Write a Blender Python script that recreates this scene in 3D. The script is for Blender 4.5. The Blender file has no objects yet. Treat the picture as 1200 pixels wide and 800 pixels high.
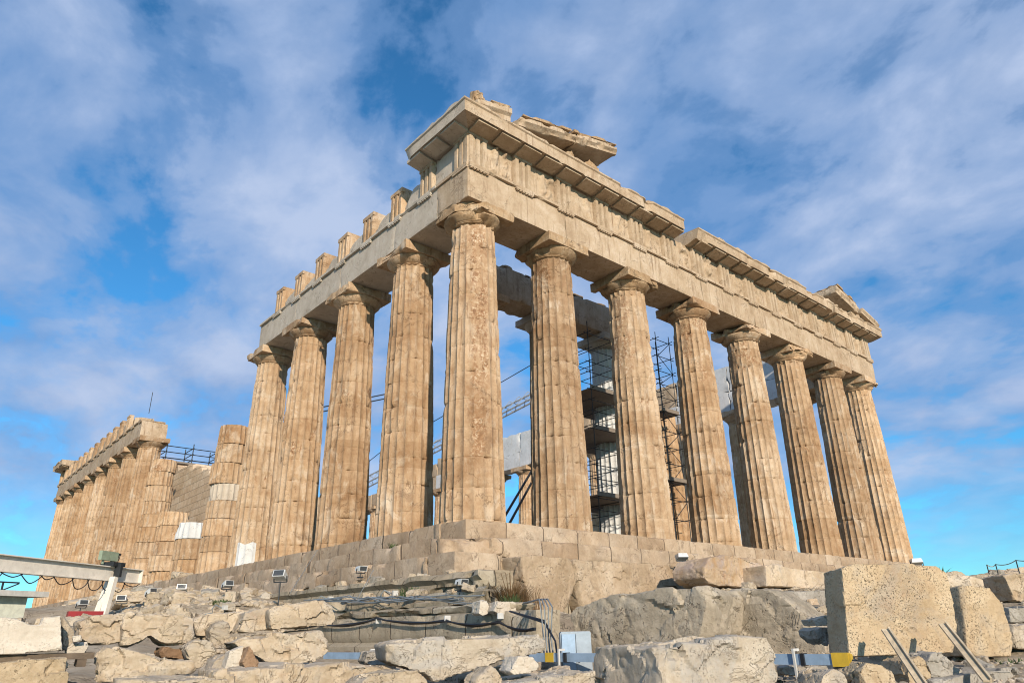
import bpy, bmesh, math, random
import numpy as np
from mathutils import Vector, Matrix

scene = bpy.context.scene
COL = scene.collection

# ------------------------------------------------------------ camera
CAM = Vector((-11.660, -15.369, -2.781))
YAW, PIT, ROL = 0.719096, 0.390358, -0.021874
fw = Vector((math.cos(PIT) * math.sin(YAW), math.cos(PIT) * math.cos(YAW), math.sin(PIT)))
rt = Vector((math.cos(YAW), -math.sin(YAW), 0))
up = rt.cross(fw)
r2 = rt * math.cos(ROL) + up * math.sin(ROL)
u2 = -rt * math.sin(ROL) + up * math.cos(ROL)
cd = bpy.data.cameras.new('camera')
cam = bpy.data.objects.new('camera', cd)
COL.objects.link(cam)
cam.matrix_world = Matrix(((r2.x, u2.x, -fw.x, CAM.x), (r2.y, u2.y, -fw.y, CAM.y),
                           (r2.z, u2.z, -fw.z, CAM.z), (0, 0, 0, 1)))
cd.sensor_width = 36.0
cd.lens = 817.13 / 1200 * 36.0
cd.clip_start = 0.05
cd.clip_end = 6000
scene.camera = cam

# ------------------------------------------------------------ light, sky, exposure
SUN_AZ, SUN_EL = math.radians(203), math.radians(20)      # azimuth clockwise from +Y
sun_dir = Vector((math.sin(SUN_AZ) * math.cos(SUN_EL), math.cos(SUN_AZ) * math.cos(SUN_EL), math.sin(SUN_EL)))
sd = bpy.data.lights.new('sun', 'SUN')
sd.energy = 4.3
sd.angle = math.radians(0.9)
sd.color = (1.0, 0.87, 0.705)
sun = bpy.data.objects.new('sun', sd)
COL.objects.link(sun)
sun.rotation_euler = sun_dir.to_track_quat('Z', 'Y').to_euler()

world = bpy.data.worlds.new('World')
scene.world = world
world.use_nodes = True
wt = world.node_tree
wt.nodes.clear()


class NB:
    """small helper to write node graphs"""
    def __init__(self, tree):
        self.t = tree

    def n(self, kind, **kw):
        nd = self.t.nodes.new(kind)
        for k, v in kw.items():
            if k.startswith('i_'):
                key = k[2:]
                nd.inputs[int(key) if key.isdigit() else key.replace('_', ' ')].default_value = v
            else:
                setattr(nd, k, v)
        return nd

    def l(self, a, b):
        self.t.links.new(a, b)

    def math(self, op, a, b=None, clamp=False):
        nd = self.t.nodes.new('ShaderNodeMath')
        nd.operation = op
        nd.use_clamp = clamp
        for i, v in enumerate((a, b)):
            if v is None:
                continue
            if isinstance(v, (int, float)):
                nd.inputs[i].default_value = v
            else:
                self.l(v, nd.inputs[i])
        return nd.outputs[0]

    def ramp(self, fac, stops, interp='LINEAR'):
        nd = self.t.nodes.new('ShaderNodeValToRGB')
        cr = nd.color_ramp
        cr.interpolation = interp
        while len(cr.elements) < len(stops):
            cr.elements.new(0.5)
        for e, (p, c) in zip(cr.elements, stops):
            e.position = p
            e.color = (c, c, c, 1) if isinstance(c, (int, float)) else (*c, 1)
        self.l(fac, nd.inputs[0])
        return nd.outputs[0]

    def noise(self, vec, scale, detail=4, rough=0.55, dist=0.0, out=0):
        nd = self.t.nodes.new('ShaderNodeTexNoise')
        nd.inputs['Scale'].default_value = scale
        nd.inputs['Detail'].default_value = detail
        nd.inputs['Roughness'].default_value = rough
        nd.inputs['Distortion'].default_value = dist
        self.l(vec, nd.inputs['Vector'])
        return nd.outputs[out]

    def mapping(self, vec, scale=(1, 1, 1), rot=(0, 0, 0), loc=(0, 0, 0)):
        nd = self.t.nodes.new('ShaderNodeMapping')
        nd.inputs['Scale'].default_value = scale
        nd.inputs['Rotation'].default_value = rot
        nd.inputs['Location'].default_value = loc
        self.l(vec, nd.inputs['Vector'])
        return nd.outputs[0]

    def mix(self, fac, a, b, mode='MIX'):
        nd = self.t.nodes.new('ShaderNodeMix')
        nd.data_type = 'RGBA'
        nd.blend_type = mode
        for sock, v in ((nd.inputs[0], fac), (nd.inputs[6], a), (nd.inputs[7], b)):
            if isinstance(v, (int, float)):
                sock.default_value = v
            elif isinstance(v, tuple):
                sock.default_value = (*v, 1)
            else:
                self.l(v, sock)
        return nd.outputs[2]


w = NB(wt)
sky = w.n('ShaderNodeTexSky', sky_type='NISHITA')
sky.sun_disc = False
sky.sun_elevation = SUN_EL
sky.sun_rotation = SUN_AZ
sky.altitude = 150
sky.air_density = 1.0
sky.dust_density = 0.35
sky.ozone_density = 2.2
tc = w.n('ShaderNodeTexCoord').outputs['Generated']
sx = w.n('ShaderNodeSeparateXYZ')
w.l(tc, sx.inputs[0])
zc = w.math('ADD', w.math('MAXIMUM', sx.outputs[2], 0.0), 0.30)
cx = w.n('ShaderNodeCombineXYZ')
w.l(w.math('DIVIDE', sx.outputs[0], zc), cx.inputs[0])
w.l(w.math('DIVIDE', sx.outputs[1], zc), cx.inputs[1])
plane = cx.outputs[0]
mp1 = w.mapping(plane, scale=(1.0, 0.5, 1), rot=(0, 0, math.radians(-62)), loc=(3.1, 1.7, 0))
big = w.noise(mp1, 1.5, 3, 0.5, 0.4)
mid = w.noise(w.mapping(plane, scale=(1.0, 0.8, 1), rot=(0, 0, math.radians(-48)), loc=(1.4, 5.3, 0)), 4.6, 8, 0.54, 0.25)
fin = w.noise(w.mapping(plane, scale=(1, 0.8, 1), rot=(0, 0, math.radians(-58))), 14.0, 6, 0.6, 0.2)
cov = w.math('ADD', w.math('MULTIPLY', big, 0.30), w.math('ADD', w.math('MULTIPLY', mid, 0.78), w.math('MULTIPLY', fin, 0.24)))
mask = w.ramp(cov, [(0.505, 0.0), (0.59, 0.5), (0.66, 0.8), (0.80, 1.0)], 'EASE')
low = w.ramp(sx.outputs[2], [(0.015, 0.0), (0.10, 0.45), (0.2, 1.0)], 'EASE')
mask = w.math('MULTIPLY', mask, low)
shade = w.math('ADD', w.math('MULTIPLY', w.noise(w.mapping(plane, loc=(7.7, 2.2, 0)), 2.0, 4, 0.5, 0.2), 0.45), w.math('MULTIPLY', mid, 0.55))
ccol = w.mix(w.ramp(shade, [(0.42, 0.0), (0.62, 1.0)]), (1.8, 3.1, 5.6), (4.1, 5.0, 6.9))
blue = w.mix(1.0, sky.outputs[0], (0.42, 1.12, 1.5), 'MULTIPLY')
skyc = w.mix(mask, blue, ccol)
bg = w.n('ShaderNodeBackground')
bg.inputs['Strength'].default_value = 0.1
w.l(skyc, bg.inputs[0])
wo = w.n('ShaderNodeOutputWorld')
w.l(bg.outputs[0], wo.inputs[0])

vs = scene.view_settings
vs.view_transform = 'Standard'
vs.look = 'None'
vs.exposure = 0.25
vs.gamma = 1.0
scene.render.film_transparent = False
scene.cycles.filter_width = 1.05
scene.cycles.max_bounces = 5
scene.cycles.diffuse_bounces = 1
scene.cycles.glossy_bounces = 2

random.seed(5)


# ------------------------------------------------------------ noise in numpy
def _h(ix, iy, iz):
    n = (ix * 374761393 + iy * 668265263 + iz * 2147483647) & 0xFFFFFFFF
    n = ((n ^ (n >> 13)) * 1274126177) & 0xFFFFFFFF
    n = ((n ^ (n >> 15)) * 2246822519) & 0xFFFFFFFF
    return ((n ^ (n >> 16)) & 0xFFFFFF) / float(0xFFFFFF)


def vnoise(p):
    p = np.asarray(p, float)
    i = np.floor(p).astype(np.int64)
    f = p - i
    f = f * f * (3 - 2 * f)
    x, y, z = i[:, 0], i[:, 1], i[:, 2]
    fx, fy, fz = f[:, 0], f[:, 1], f[:, 2]
    def L(a, b, t): return a + (b - a) * t
    return L(L(L(_h(x, y, z), _h(x + 1, y, z), fx), L(_h(x, y + 1, z), _h(x + 1, y + 1, z), fx), fy),
             L(L(_h(x, y, z + 1), _h(x + 1, y, z + 1), fx), L(_h(x, y + 1, z + 1), _h(x + 1, y + 1, z + 1), fx), fy), fz)


def fbm(p, oct=3, seed=0):
    p = np.asarray(p, float) + seed * 17.31 + 100.0
    a, s, t = 0.5, 0.0, 0.0
    for _ in range(oct):
        s = s + a * vnoise(p)
        t += a
        p = p * 2.03 + 11.7
        a *= 0.5
    return s / t


def sstep(a, b, x):
    t = np.clip((x - a) / (b - a), 0, 1)
    return t * t * (3 - 2 * t)


# ------------------------------------------------------------ materials
def new_mat(name):
    m = bpy.data.materials.new(name)
    m.use_nodes = True
    m.node_tree.nodes.clear()
    b = NB(m.node_tree)
    out = b.n('ShaderNodeOutputMaterial')
    ps = b.n('ShaderNodeBsdfPrincipled')
    b.l(ps.outputs[0], out.inputs[0])
    return m, b, ps


def stone(name, c_dark, c_mid, c_light, stain=(0.16, 0.08, 0.035), stain_amt=0.5, streak=True, pit=0.4, bump=0.5,
          bscale=1.0, drums=0.0, course=0.0, rows=0.0, grey=None, grey_amt=0.0, pit_scale=24, lichen=0.0, rough=0.9, crack=0.55):
    m, b, ps = new_mat(name)
    tcn = b.n('ShaderNodeTexCoord').outputs['Object']
    oi = b.n('ShaderNodeObjectInfo').outputs['Random']
    add = b.n('ShaderNodeVectorMath', operation='ADD')
    b.l(tcn, add.inputs[0])
    sc = b.math('MULTIPLY', oi, 53.0)
    cmb = b.n('ShaderNodeCombineXYZ')
    b.l(sc, cmb.inputs[0]); b.l(sc, cmb.inputs[1])
    b.l(cmb.outputs[0], add.inputs[1])
    P = add.outputs[0]
    n_big = b.noise(P, 0.55 * bscale, 4, 0.6, 0.4)
    n_mid = b.noise(P, 2.6 * bscale, 6, 0.65, 0.3)
    n_fin = b.noise(P, 16 * bscale, 5, 0.65)
    n_pit = b.noise(P, pit_scale * bscale, 3, 0.7, 0.2)
    tone = b.math('ADD', b.math('MULTIPLY', n_big, 0.45), b.math('ADD', b.math('MULTIPLY', n_mid, 0.4), b.math('MULTIPLY', n_fin, 0.15)))
    colr = b.ramp(tone, [(0.36, c_dark), (0.5, c_mid), (0.63, c_light)])
    if grey:
        ng = b.noise(P, 0.9 * bscale, 6, 0.7, 0.8)
        colr = b.mix(b.math('MULTIPLY', b.ramp(ng, [(0.5, 0.0), (0.62, 1.0)]), grey_amt), colr, grey)
    n_vf = b.noise(P, 48 * bscale, 4, 0.7)
    bump_h = b.math('ADD', b.math('MULTIPLY', n_mid, 0.55), b.math('ADD', b.math('MULTIPLY', n_fin, 0.38), b.math('MULTIPLY', n_vf, 0.16)))
    if streak:
        st = b.noise(b.mapping(P, scale=(7.5, 7.5, 0.5)), 1.0, 6, 0.68, 0.4)
        sf = b.math('MULTIPLY', b.ramp(st, [(0.53, 0.0), (0.66, 1.0)]), b.ramp(n_big, [(0.4, 0.1), (0.62, 1.0)]))
    else:
        sf = b.ramp(b.noise(P, 1.7 * bscale, 5, 0.7, 0.6), [(0.55, 0.0), (0.72, 1.0)])
    colr = b.mix(b.math('MULTIPLY', sf, stain_amt), colr, stain)
    pf = b.ramp(n_pit, [(0.30, 1.0), (0.43, 0.0)])
    pf2 = b.math('MULTIPLY', pf, b.ramp(n_mid, [(0.42, 0.06), (0.6, 1.0)]))
    colr = b.mix(b.math('MULTIPLY', pf2, pit), colr, (c_dark[0] * 0.36, c_dark[1] * 0.31, c_dark[2] * 0.27))
    bump_h = b.math('SUBTRACT', bump_h, b.math('MULTIPLY', pf2, 0.5))
    if drums:
        at_ = b.n('ShaderNodeAttribute', attribute_name='scar')
        sp = b.ramp(b.noise(P, 9.0, 5, 0.75, 0.6), [(0.42, (0.17, 0.068, 0.026)), (0.52, (0.36, 0.2, 0.10)), (0.60, (0.66, 0.56, 0.43))])
        colr = b.mix(b.math('MULTIPLY', b.math('MULTIPLY', at_.outputs['Fac'], b.ramp(n_mid, [(0.40, 0.25), (0.55, 1.0)])), 0.72), colr, sp)
    if drums:
        pc = b.n('ShaderNodeTexWhiteNoise', noise_dimensions='1D')
        b.l(oi, pc.inputs['W'])
        colr = b.mix(1.0, colr, b.ramp(pc.outputs['Value'], [(0.0, (0.80, 0.77, 0.74)), (0.35, (0.95, 0.88, 0.80)), (0.7, (1.0, 1.0, 1.0)), (1.0, (1.10, 1.06, 1.0))]), 'MULTIPLY')
        gp = b.ramp(b.noise(b.mapping(P, scale=(1, 1, 0.6)), 1.4, 6, 0.7, 0.7), [(0.54, 0.0), (0.64, 1.0)])
        colr = b.mix(b.math('MULTIPLY', gp, 0.5), colr, (0.62, 0.53, 0.42))
        dk = b.ramp(b.noise(b.mapping(P, scale=(1, 1, 0.5), loc=(9, 4, 2)), 1.1, 7, 0.75, 0.8), [(0.56, 0.0), (0.66, 1.0)])
        colr = b.mix(b.math('MULTIPLY', dk, 0.6), colr, (0.20, 0.125, 0.075))
    if crack:
        cn = b.noise(P, 0.8 * bscale, 5, 0.62, 0.9)
        rd = b.math('ABSOLUTE', b.math('SUBTRACT', cn, 0.5))
        cf = b.math('MULTIPLY', b.ramp(rd, [(0.0, 1.0), (0.004, 0.75), (0.010, 0.0)]), b.ramp(b.noise(P, 1.3 * bscale, 3, 0.5), [(0.46, 0.0), (0.56, 1.0)]))
        colr = b.mix(b.math('MULTIPLY', cf, crack), colr, (c_dark[0] * 0.3, c_dark[1] * 0.25, c_dark[2] * 0.2))
        bump_h = b.math('SUBTRACT', bump_h, b.math('MULTIPLY', cf, 0.7 * crack))
    if drums or course:
        s3 = b.n('ShaderNodeSeparateXYZ')
        b.l(tcn, s3.inputs[0])
        if drums:
            v = b.math('ADD', b.math('DIVIDE', s3.outputs[2], drums), b.math('MULTIPLY', oi, 7.0))
            cell = b.math('FLOOR', v)
            key = b.n('ShaderNodeCombineXYZ')
            b.l(cell, key.inputs[0]); b.l(sc, key.inputs[1])
        else:
            v = b.math('DIVIDE', b.math('ADD', s3.outputs[0], s3.outputs[1]), course)
            if rows:
                rv = b.math('DIVIDE', s3.outputs[2], rows)
                rf = b.math('FLOOR', rv)
                v = b.math('ADD', v, b.math('MULTIPLY', rf, 0.5))
            cell = b.math('FLOOR', v)
            if rows:
                cell = b.math('ADD', cell, b.math('MULTIPLY', rf, 13.7))
            key = b.n('ShaderNodeCombineXYZ')
            b.l(cell, key.inputs[0]); b.l(sc, key.inputs[1])
            fr = b.math('FRACT', v)
            ln = b.ramp(b.math('MINIMUM', fr, b.math('SUBTRACT', 1.0, fr)), [(0.0, 1.0), (0.006, 0.9), (0.014, 0.0)])
            if rows:
                rfr = b.math('FRACT', rv)
                ln = b.math('MAXIMUM', ln, b.ramp(b.math('MINIMUM', rfr, b.math('SUBTRACT', 1.0, rfr)), [(0.0, 1.0), (0.035, 0.8), (0.05, 0.0)]))
            colr = b.mix(b.math('MULTIPLY', ln, 0.3 if rows else 0.85), colr, (0.07, 0.05, 0.035))
            bump_h = b.math('SUBTRACT', bump_h, b.math('MULTIPLY', ln, 1.2))
        wn = b.n('ShaderNodeTexWhiteNoise', noise_dimensions='3D')
        b.l(key.outputs[0], wn.inputs['Vector'])
        tint = b.ramp(wn.outputs['Value'], [(0.0, (0.86, 0.81, 0.75)), (0.25, (0.96, 0.93, 0.89)), (0.7, (1.0, 0.99, 0.97)), (1.0, (1.07, 1.08, 1.09))])
        colr = b.mix(1.0, colr, tint, 'MULTIPLY')
    if lichen:
        lc = b.ramp(b.noise(P, 7 * bscale, 6, 0.7, 0.5), [(0.56, 0.0), (0.66, 1.0)])
        colr = b.mix(b.math('MULTIPLY', lc, lichen), colr, (0.10, 0.095, 0.06))
    b.l(colr, ps.inputs['Base Color'])
    ps.inputs['Roughness'].default_value = rough
    ps.inputs['Specular IOR Level'].default_value = 0.25
    bp = b.n('ShaderNodeBump')
    bp.inputs['Strength'].default_value = bump
    bp.inputs['Distance'].default_value = 0.05 / bscale
    b.l(bump_h, bp.inputs['Height'])
    b.l(bp.outputs[0], ps.inputs['Normal'])
    return m


def plain(name, c, rough=0.5, metal=0.0, var=0.12, scale=6.0, bump=0.05, dirt=(0.12, 0.09, 0.06), dirt_amt=0.35):
    m, b, ps = new_mat(name)
    P = b.n('ShaderNodeTexCoord').outputs['Object']
    n1 = b.noise(P, scale, 5, 0.65, 0.3)
    cc = b.mix(b.ramp(n1, [(0.35, 0.0), (0.65, 1.0)]), tuple(x * (1 - var) for x in c), tuple(min(1, x * (1 + var)) for x in c))
    n2 = b.noise(P, scale * 2.3, 6, 0.7, 0.5)
    cc = b.mix(b.math('MULTIPLY', b.ramp(n2, [(0.55, 0.0), (0.75, 1.0)]), dirt_amt), cc, dirt)
    b.l(cc, ps.inputs['Base Color'])
    ps.inputs['Metallic'].default_value = metal
    b.l(b.math('ADD', b.math('MULTIPLY', n1, 0.25), rough - 0.12), ps.inputs['Roughness'])
    bp = b.n('ShaderNodeBump')
    bp.inputs['Strength'].default_value = bump * 4
    bp.inputs['Distance'].default_value = 0.01
    b.l(n2, bp.inputs['Height'])
    b.l(bp.outputs[0], ps.inputs['Normal'])
    return m


M = {}
HON = ((0.31, 0.19, 0.105), (0.475, 0.342, 0.222), (0.60, 0.475, 0.35))
M['column'] = stone('column_marble', *HON, stain=(0.19, 0.088, 0.035), stain_amt=0.72, pit=0.45, bump=0.55, drums=0.88)
M['entab'] = stone('entablature_marble', (0.30, 0.205, 0.125), (0.46, 0.345, 0.232), (0.57, 0.455, 0.335), stain=(0.17, 0.095, 0.05), stain_amt=0.75, pit=0.5, bump=0.5)
M['worn'] = stone('worn_marble', (0.25, 0.15, 0.075), (0.42, 0.285, 0.165), (0.58, 0.45, 0.31), stain=(0.13, 0.06, 0.025), stain_amt=0.8, pit=0.6, bump=0.9, bscale=1.3)
M['newgrey'] = stone('grey_marble', (0.38, 0.315, 0.245), (0.50, 0.43, 0.345), (0.58, 0.51, 0.425), stain=(0.24, 0.17, 0.11), stain_amt=0.3, pit=0.2, bump=0.3)
M['white'] = stone('new_white_marble', (0.50, 0.50, 0.49), (0.60, 0.60, 0.59), (0.68, 0.68, 0.68), stain=(0.46, 0.36, 0.24), stain_amt=0.45, pit=0.1, bump=0.25)
M['step'] = stone('step_marble', (0.30, 0.215, 0.14), (0.45, 0.34, 0.24), (0.56, 0.45, 0.34), stain=(0.13, 0.095, 0.065), stain_amt=0.5, streak=False, pit=0.45, bump=0.6, course=1.43, grey=(0.27, 0.23, 0.19), grey_amt=0.25)
M['found'] = stone('foundation_stone', (0.26, 0.215, 0.155), (0.40, 0.34, 0.255), (0.51, 0.445, 0.345), stain=(0.10, 0.09, 0.06), stain_amt=0.6, streak=True, pit=0.5, bump=0.8, course=1.25, lichen=0.22)
M['wall'] = stone('cella_masonry', (0.48, 0.35, 0.23), (0.62, 0.48, 0.34), (0.72, 0.60, 0.46), stain=(0.2, 0.11, 0.05), stain_amt=0.45, pit=0.6, bump=0.7, course=1.2, rows=0.52)
M['gold'] = stone('golden_stone', (0.34, 0.255, 0.165), (0.49, 0.39, 0.275), (0.60, 0.51, 0.395), stain=(0.36, 0.21, 0.10), stain_amt=0.4, streak=False, pit=0.35, bump=0.8, bscale=2.2, grey=(0.40, 0.36, 0.31), grey_amt=0.55)
M['tan'] = stone('tan_stone', (0.33, 0.26, 0.18), (0.47, 0.38, 0.27), (0.57, 0.48, 0.37), stain=(0.25, 0.15, 0.08), stain_amt=0.45, streak=False, pit=0.45, bump=0.9, bscale=2.2, grey=(0.33, 0.30, 0.27), grey_amt=0.6)
M['pale'] = stone('pale_stone', (0.43, 0.365, 0.285), (0.54, 0.47, 0.38), (0.63, 0.57, 0.48), stain=(0.40, 0.29, 0.18), stain_amt=0.35, streak=False, pit=0.25, bump=0.55, bscale=2.5)
M['cream'] = stone('cream_stone', (0.34, 0.275, 0.20), (0.47, 0.395, 0.30), (0.58, 0.51, 0.41), stain=(0.27, 0.20, 0.13), stain_amt=0.45, streak=False, pit=0.5, bump=0.9, bscale=2.0, grey=(0.38, 0.36, 0.33), grey_amt=0.6, crack=0.3)
M['brown'] = stone('brown_stone', (0.17, 0.10, 0.055), (0.27, 0.165, 0.095), (0.36, 0.24, 0.15), stain=(0.1, 0.06, 0.03), stain_amt=0.4, streak=False, pit=0.4, bump=0.7, bscale=2.5)
M['grey'] = stone('grey_stone', (0.24, 0.215, 0.175), (0.36, 0.325, 0.275), (0.46, 0.42, 0.36), stain=(0.14, 0.12, 0.08), stain_amt=0.5, streak=False, pit=0.4, bump=0.8, bscale=2.0, lichen=0.2)
M['roughgrey'] = stone('rough_grey_poros', (0.24, 0.20, 0.145), (0.40, 0.335, 0.25), (0.50, 0.43, 0.335), stain=(0.12, 0.10, 0.07), stain_amt=0.55, streak=False, pit=0.75, bump=1.0, bscale=1.4, pit_scale=11, lichen=0.3, crack=0.4)
M['poros'] = stone('poros_limestone', (0.34, 0.25, 0.15), (0.48, 0.37, 0.24), (0.58, 0.47, 0.33), stain=(0.30, 0.19, 0.10), stain_amt=0.4, streak=False, pit=0.85, bump=1.0, bscale=1.6, pit_scale=20, crack=0.12)
M['porosbig'] = stone('speckled_poros', (0.35, 0.245, 0.14), (0.50, 0.375, 0.235), (0.60, 0.48, 0.325), stain=(0.34, 0.20, 0.11), stain_amt=0.45, streak=False, pit=0.6, bump=1.0, bscale=1.3, pit_scale=38, grey=(0.36, 0.31, 0.25), grey_amt=0.6, crack=0.12)
M['porosfound'] = stone('foundation_poros', (0.29, 0.205, 0.125), (0.43, 0.32, 0.215), (0.54, 0.43, 0.315), stain=(0.12, 0.085, 0.055), stain_amt=0.7, streak=False, pit=0.75, bump=1.0, bscale=1.0, pit_scale=22, crack=0.12)
M['ochre'] = stone('ochre_marble', (0.36, 0.23, 0.12), (0.50, 0.37, 0.25), (0.60, 0.48, 0.37), stain=(0.40, 0.20, 0.06), stain_amt=0.65, streak=False, pit=0.3, bump=0.8, bscale=1.0, grey=(0.33, 0.27, 0.26), grey_amt=0.6)
M['marble'] = stone('fallen_marble', (0.40, 0.29, 0.19), (0.54, 0.42, 0.29), (0.63, 0.51, 0.38), stain=(0.30, 0.17, 0.08), stain_amt=0.45, streak=False, pit=0.3, bump=0.7, bscale=1.0, grey=(0.36, 0.32, 0.29), grey_amt=0.5)
M['ground'] = stone('dry_ground', (0.24, 0.18, 0.12), (0.37, 0.295, 0.205), (0.48, 0.395, 0.29), stain=(0.13, 0.12, 0.06), stain_amt=0.55, streak=False, pit=0.6, bump=1.0, bscale=1.2, pit_scale=14)
M['steel'] = plain('scaffold_steel', (0.045, 0.05, 0.055), 0.55, 0.6, dirt_amt=0.2)
M['plank'] = plain('scaffold_plank', (0.22, 0.18, 0.145), 0.8, 0.0)
M['bluesteel'] = plain('blue_grey_paint', (0.27, 0.37, 0.49), 0.45, 0.2, dirt_amt=0.18)
M['cabinet'] = plain('cabinet_paint', (0.27, 0.32, 0.37), 0.45, 0.2, dirt_amt=0.15)
M['yellow'] = plain('yellow_paint', (0.52, 0.34, 0.03), 0.5, dirt_amt=0.25)
M['whitepaint'] = plain('white_paint', (0.56, 0.54, 0.50), 0.45, dirt_amt=0.2)
M['beam'] = plain('cream_steel_paint', (0.76, 0.69, 0.60), 0.5, dirt_amt=0.25, scale=3)
M['lampbody'] = plain('lamp_housing', (0.62, 0.62, 0.60), 0.4, 0.2, dirt_amt=0.15)
M['lampglass'] = plain('lamp_glass', (0.06, 0.065, 0.07), 0.15, dirt_amt=0.1)
M['floodgreen'] = plain('floodlight_green', (0.26, 0.31, 0.22), 0.5, dirt_amt=0.2)
M['cable'] = plain('black_cable', (0.012, 0.013, 0.016), 0.45, dirt_amt=0.15)
M['conduit'] = plain('grey_conduit', (0.20, 0.225, 0.24), 0.5, dirt_amt=0.25)
M['timber'] = plain('dark_timber', (0.13, 0.095, 0.065), 0.85, var=0.3, bump=0.3)
M['prop'] = plain('prop_timber', (0.50, 0.40, 0.27), 0.8, var=0.25, bump=0.3)
M['hut'] = plain('hut_panel', (0.70, 0.71, 0.60), 0.5, dirt_amt=0.15)
M['red'] = plain('red_plastic', (0.26, 0.012, 0.015), 0.5, dirt_amt=0.1)
M['green'] = plain('green_glass', (0.10, 0.36, 0.22), 0.3, dirt_amt=0.05)
M['dryleaf'] = plain('dry_leaf', (0.15, 0.085, 0.035), 0.8, var=0.4, dirt_amt=0.2, scale=20)
M['leaf'] = plain('green_leaf', (0.065, 0.095, 0.03), 0.75, var=0.4, dirt_amt=0.2, scale=20)
M['crane'] = plain('crane_paint', (0.45, 0.47, 0.48), 0.45, 0.3, dirt_amt=0.1)
M['rope'] = plain('rope', (0.30, 0.27, 0.22), 0.9)


# ------------------------------------------------------------ object helpers
def link(o, parent=None):
    COL.objects.link(o)
    if parent is not None:
        o.parent = parent
    return o


def mk(name, verts, faces, mat, parent=None, loc=(0, 0, 0), rot=(0, 0, 0), smooth=True, sharp=38):
    me = bpy.data.meshes.new(name)
    v = np.asarray(verts, float)
    me.from_pydata(v.tolist(), [], [tuple(int(i) for i in f) for f in faces])
    if smooth:
        me.polygons.foreach_set('use_smooth', np.ones(len(me.polygons), bool))
        if sharp:
            me.set_sharp_from_angle(angle=math.radians(sharp))
    me.materials.append(M[mat])
    if SCAR[0] is not None and len(SCAR[0]) == len(v):
        at = me.attributes.new('scar', 'FLOAT', 'POINT')
        at.data.foreach_set('value', SCAR[0].astype(np.float32))
    SCAR[0] = None
    me.update()
    o = bpy.data.objects.new(name, me)
    o.location = loc
    o.rotation_euler = rot
    return link(o, parent)


def tag(o, label, cat, group=None, kind=None):
    if label:
        o['label'] = label
    if cat:
        o['category'] = cat
    if group:
        o['group'] = group
    if kind:
        o['kind'] = kind
    return o


def empty(name, loc=(0, 0, 0), rz=0.0, label=None, cat=None, group=None, parent=None):
    e = bpy.data.objects.new(name, None)
    e.empty_display_size = 0.2
    e.location = loc
    e.rotation_euler = (0, 0, rz)
    link(e, parent)
    return tag(e, label, cat, group)


class Mesh:
    def __init__(self):
        self.v, self.f = [], []

    def add(self, v, f):
        n = len(self.v)
        self.v.extend([tuple(map(float, q)) for q in v])
        self.f.extend([tuple(int(i) + n for i in q) for q in f])
        return self

    def box(self, x0, x1, y0, y1, z0, z1):
        v = [(x, y, z) for z in (z0, z1) for x, y in ((x0, y0), (x1, y0), (x1, y1), (x0, y1))]
        return self.add(v, [(3, 2, 1, 0), (4, 5, 6, 7), (0, 1, 5, 4), (1, 2, 6, 5), (2, 3, 7, 6), (3, 0, 4, 7)])

    def bar(self, a, b, w, h=None, roll_up=(0, 0, 1)):
        """rectangular bar from a to b"""
        h = h or w
        a, b = Vector(a), Vector(b)
        d = (b - a).normalized()
        u = Vector(roll_up)
        if abs(d.dot(u)) > 0.98:
            u = Vector((1, 0, 0))
        s = d.cross(u).normalized()
        u = s.cross(d)
        v = []
        for p in (a, b):
            for i, j in ((-1, -1), (1, -1), (1, 1), (-1, 1)):
                v.append(p + s * (i * w / 2) + u * (j * h / 2))
        return self.add(v, [(3, 2, 1, 0), (4, 5, 6, 7), (0, 1, 5, 4), (1, 2, 6, 5), (2, 3, 7, 6), (3, 0, 4, 7)])

    def tube(self, pts, r, n=6):
        pts = [Vector(p) for p in pts]
        v, f = [], []
        for i, p in enumerate(pts):
            d = (pts[min(i + 1, len(pts) - 1)] - pts[max(i - 1, 0)]).normalized()
            u = Vector((0, 0, 1)) if abs(d.z) < 0.95 else Vector((1, 0, 0))
            s = d.cross(u).normalized()
            u = s.cross(d)
            for k in range(n):
                a = 2 * math.pi * k / n
                v.append(p + s * (math.cos(a) * r) + u * (math.sin(a) * r))
        for i in range(len(pts) - 1):
            for k in range(n):
                f.append((i * n + k, i * n + (k + 1) % n, (i + 1) * n + (k + 1) % n, (i + 1) * n + k))
        f.append(tuple(range(n - 1, -1, -1)))
        f.append(tuple(range((len(pts) - 1) * n, len(pts) * n)))
        return self.add(v, f)

    def obj(self, name, mat, parent=None, loc=(0, 0, 0), rot=(0, 0, 0), smooth=False, sharp=35):
        return mk(name, self.v, self.f, mat, parent, loc, rot, smooth, sharp)


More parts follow.
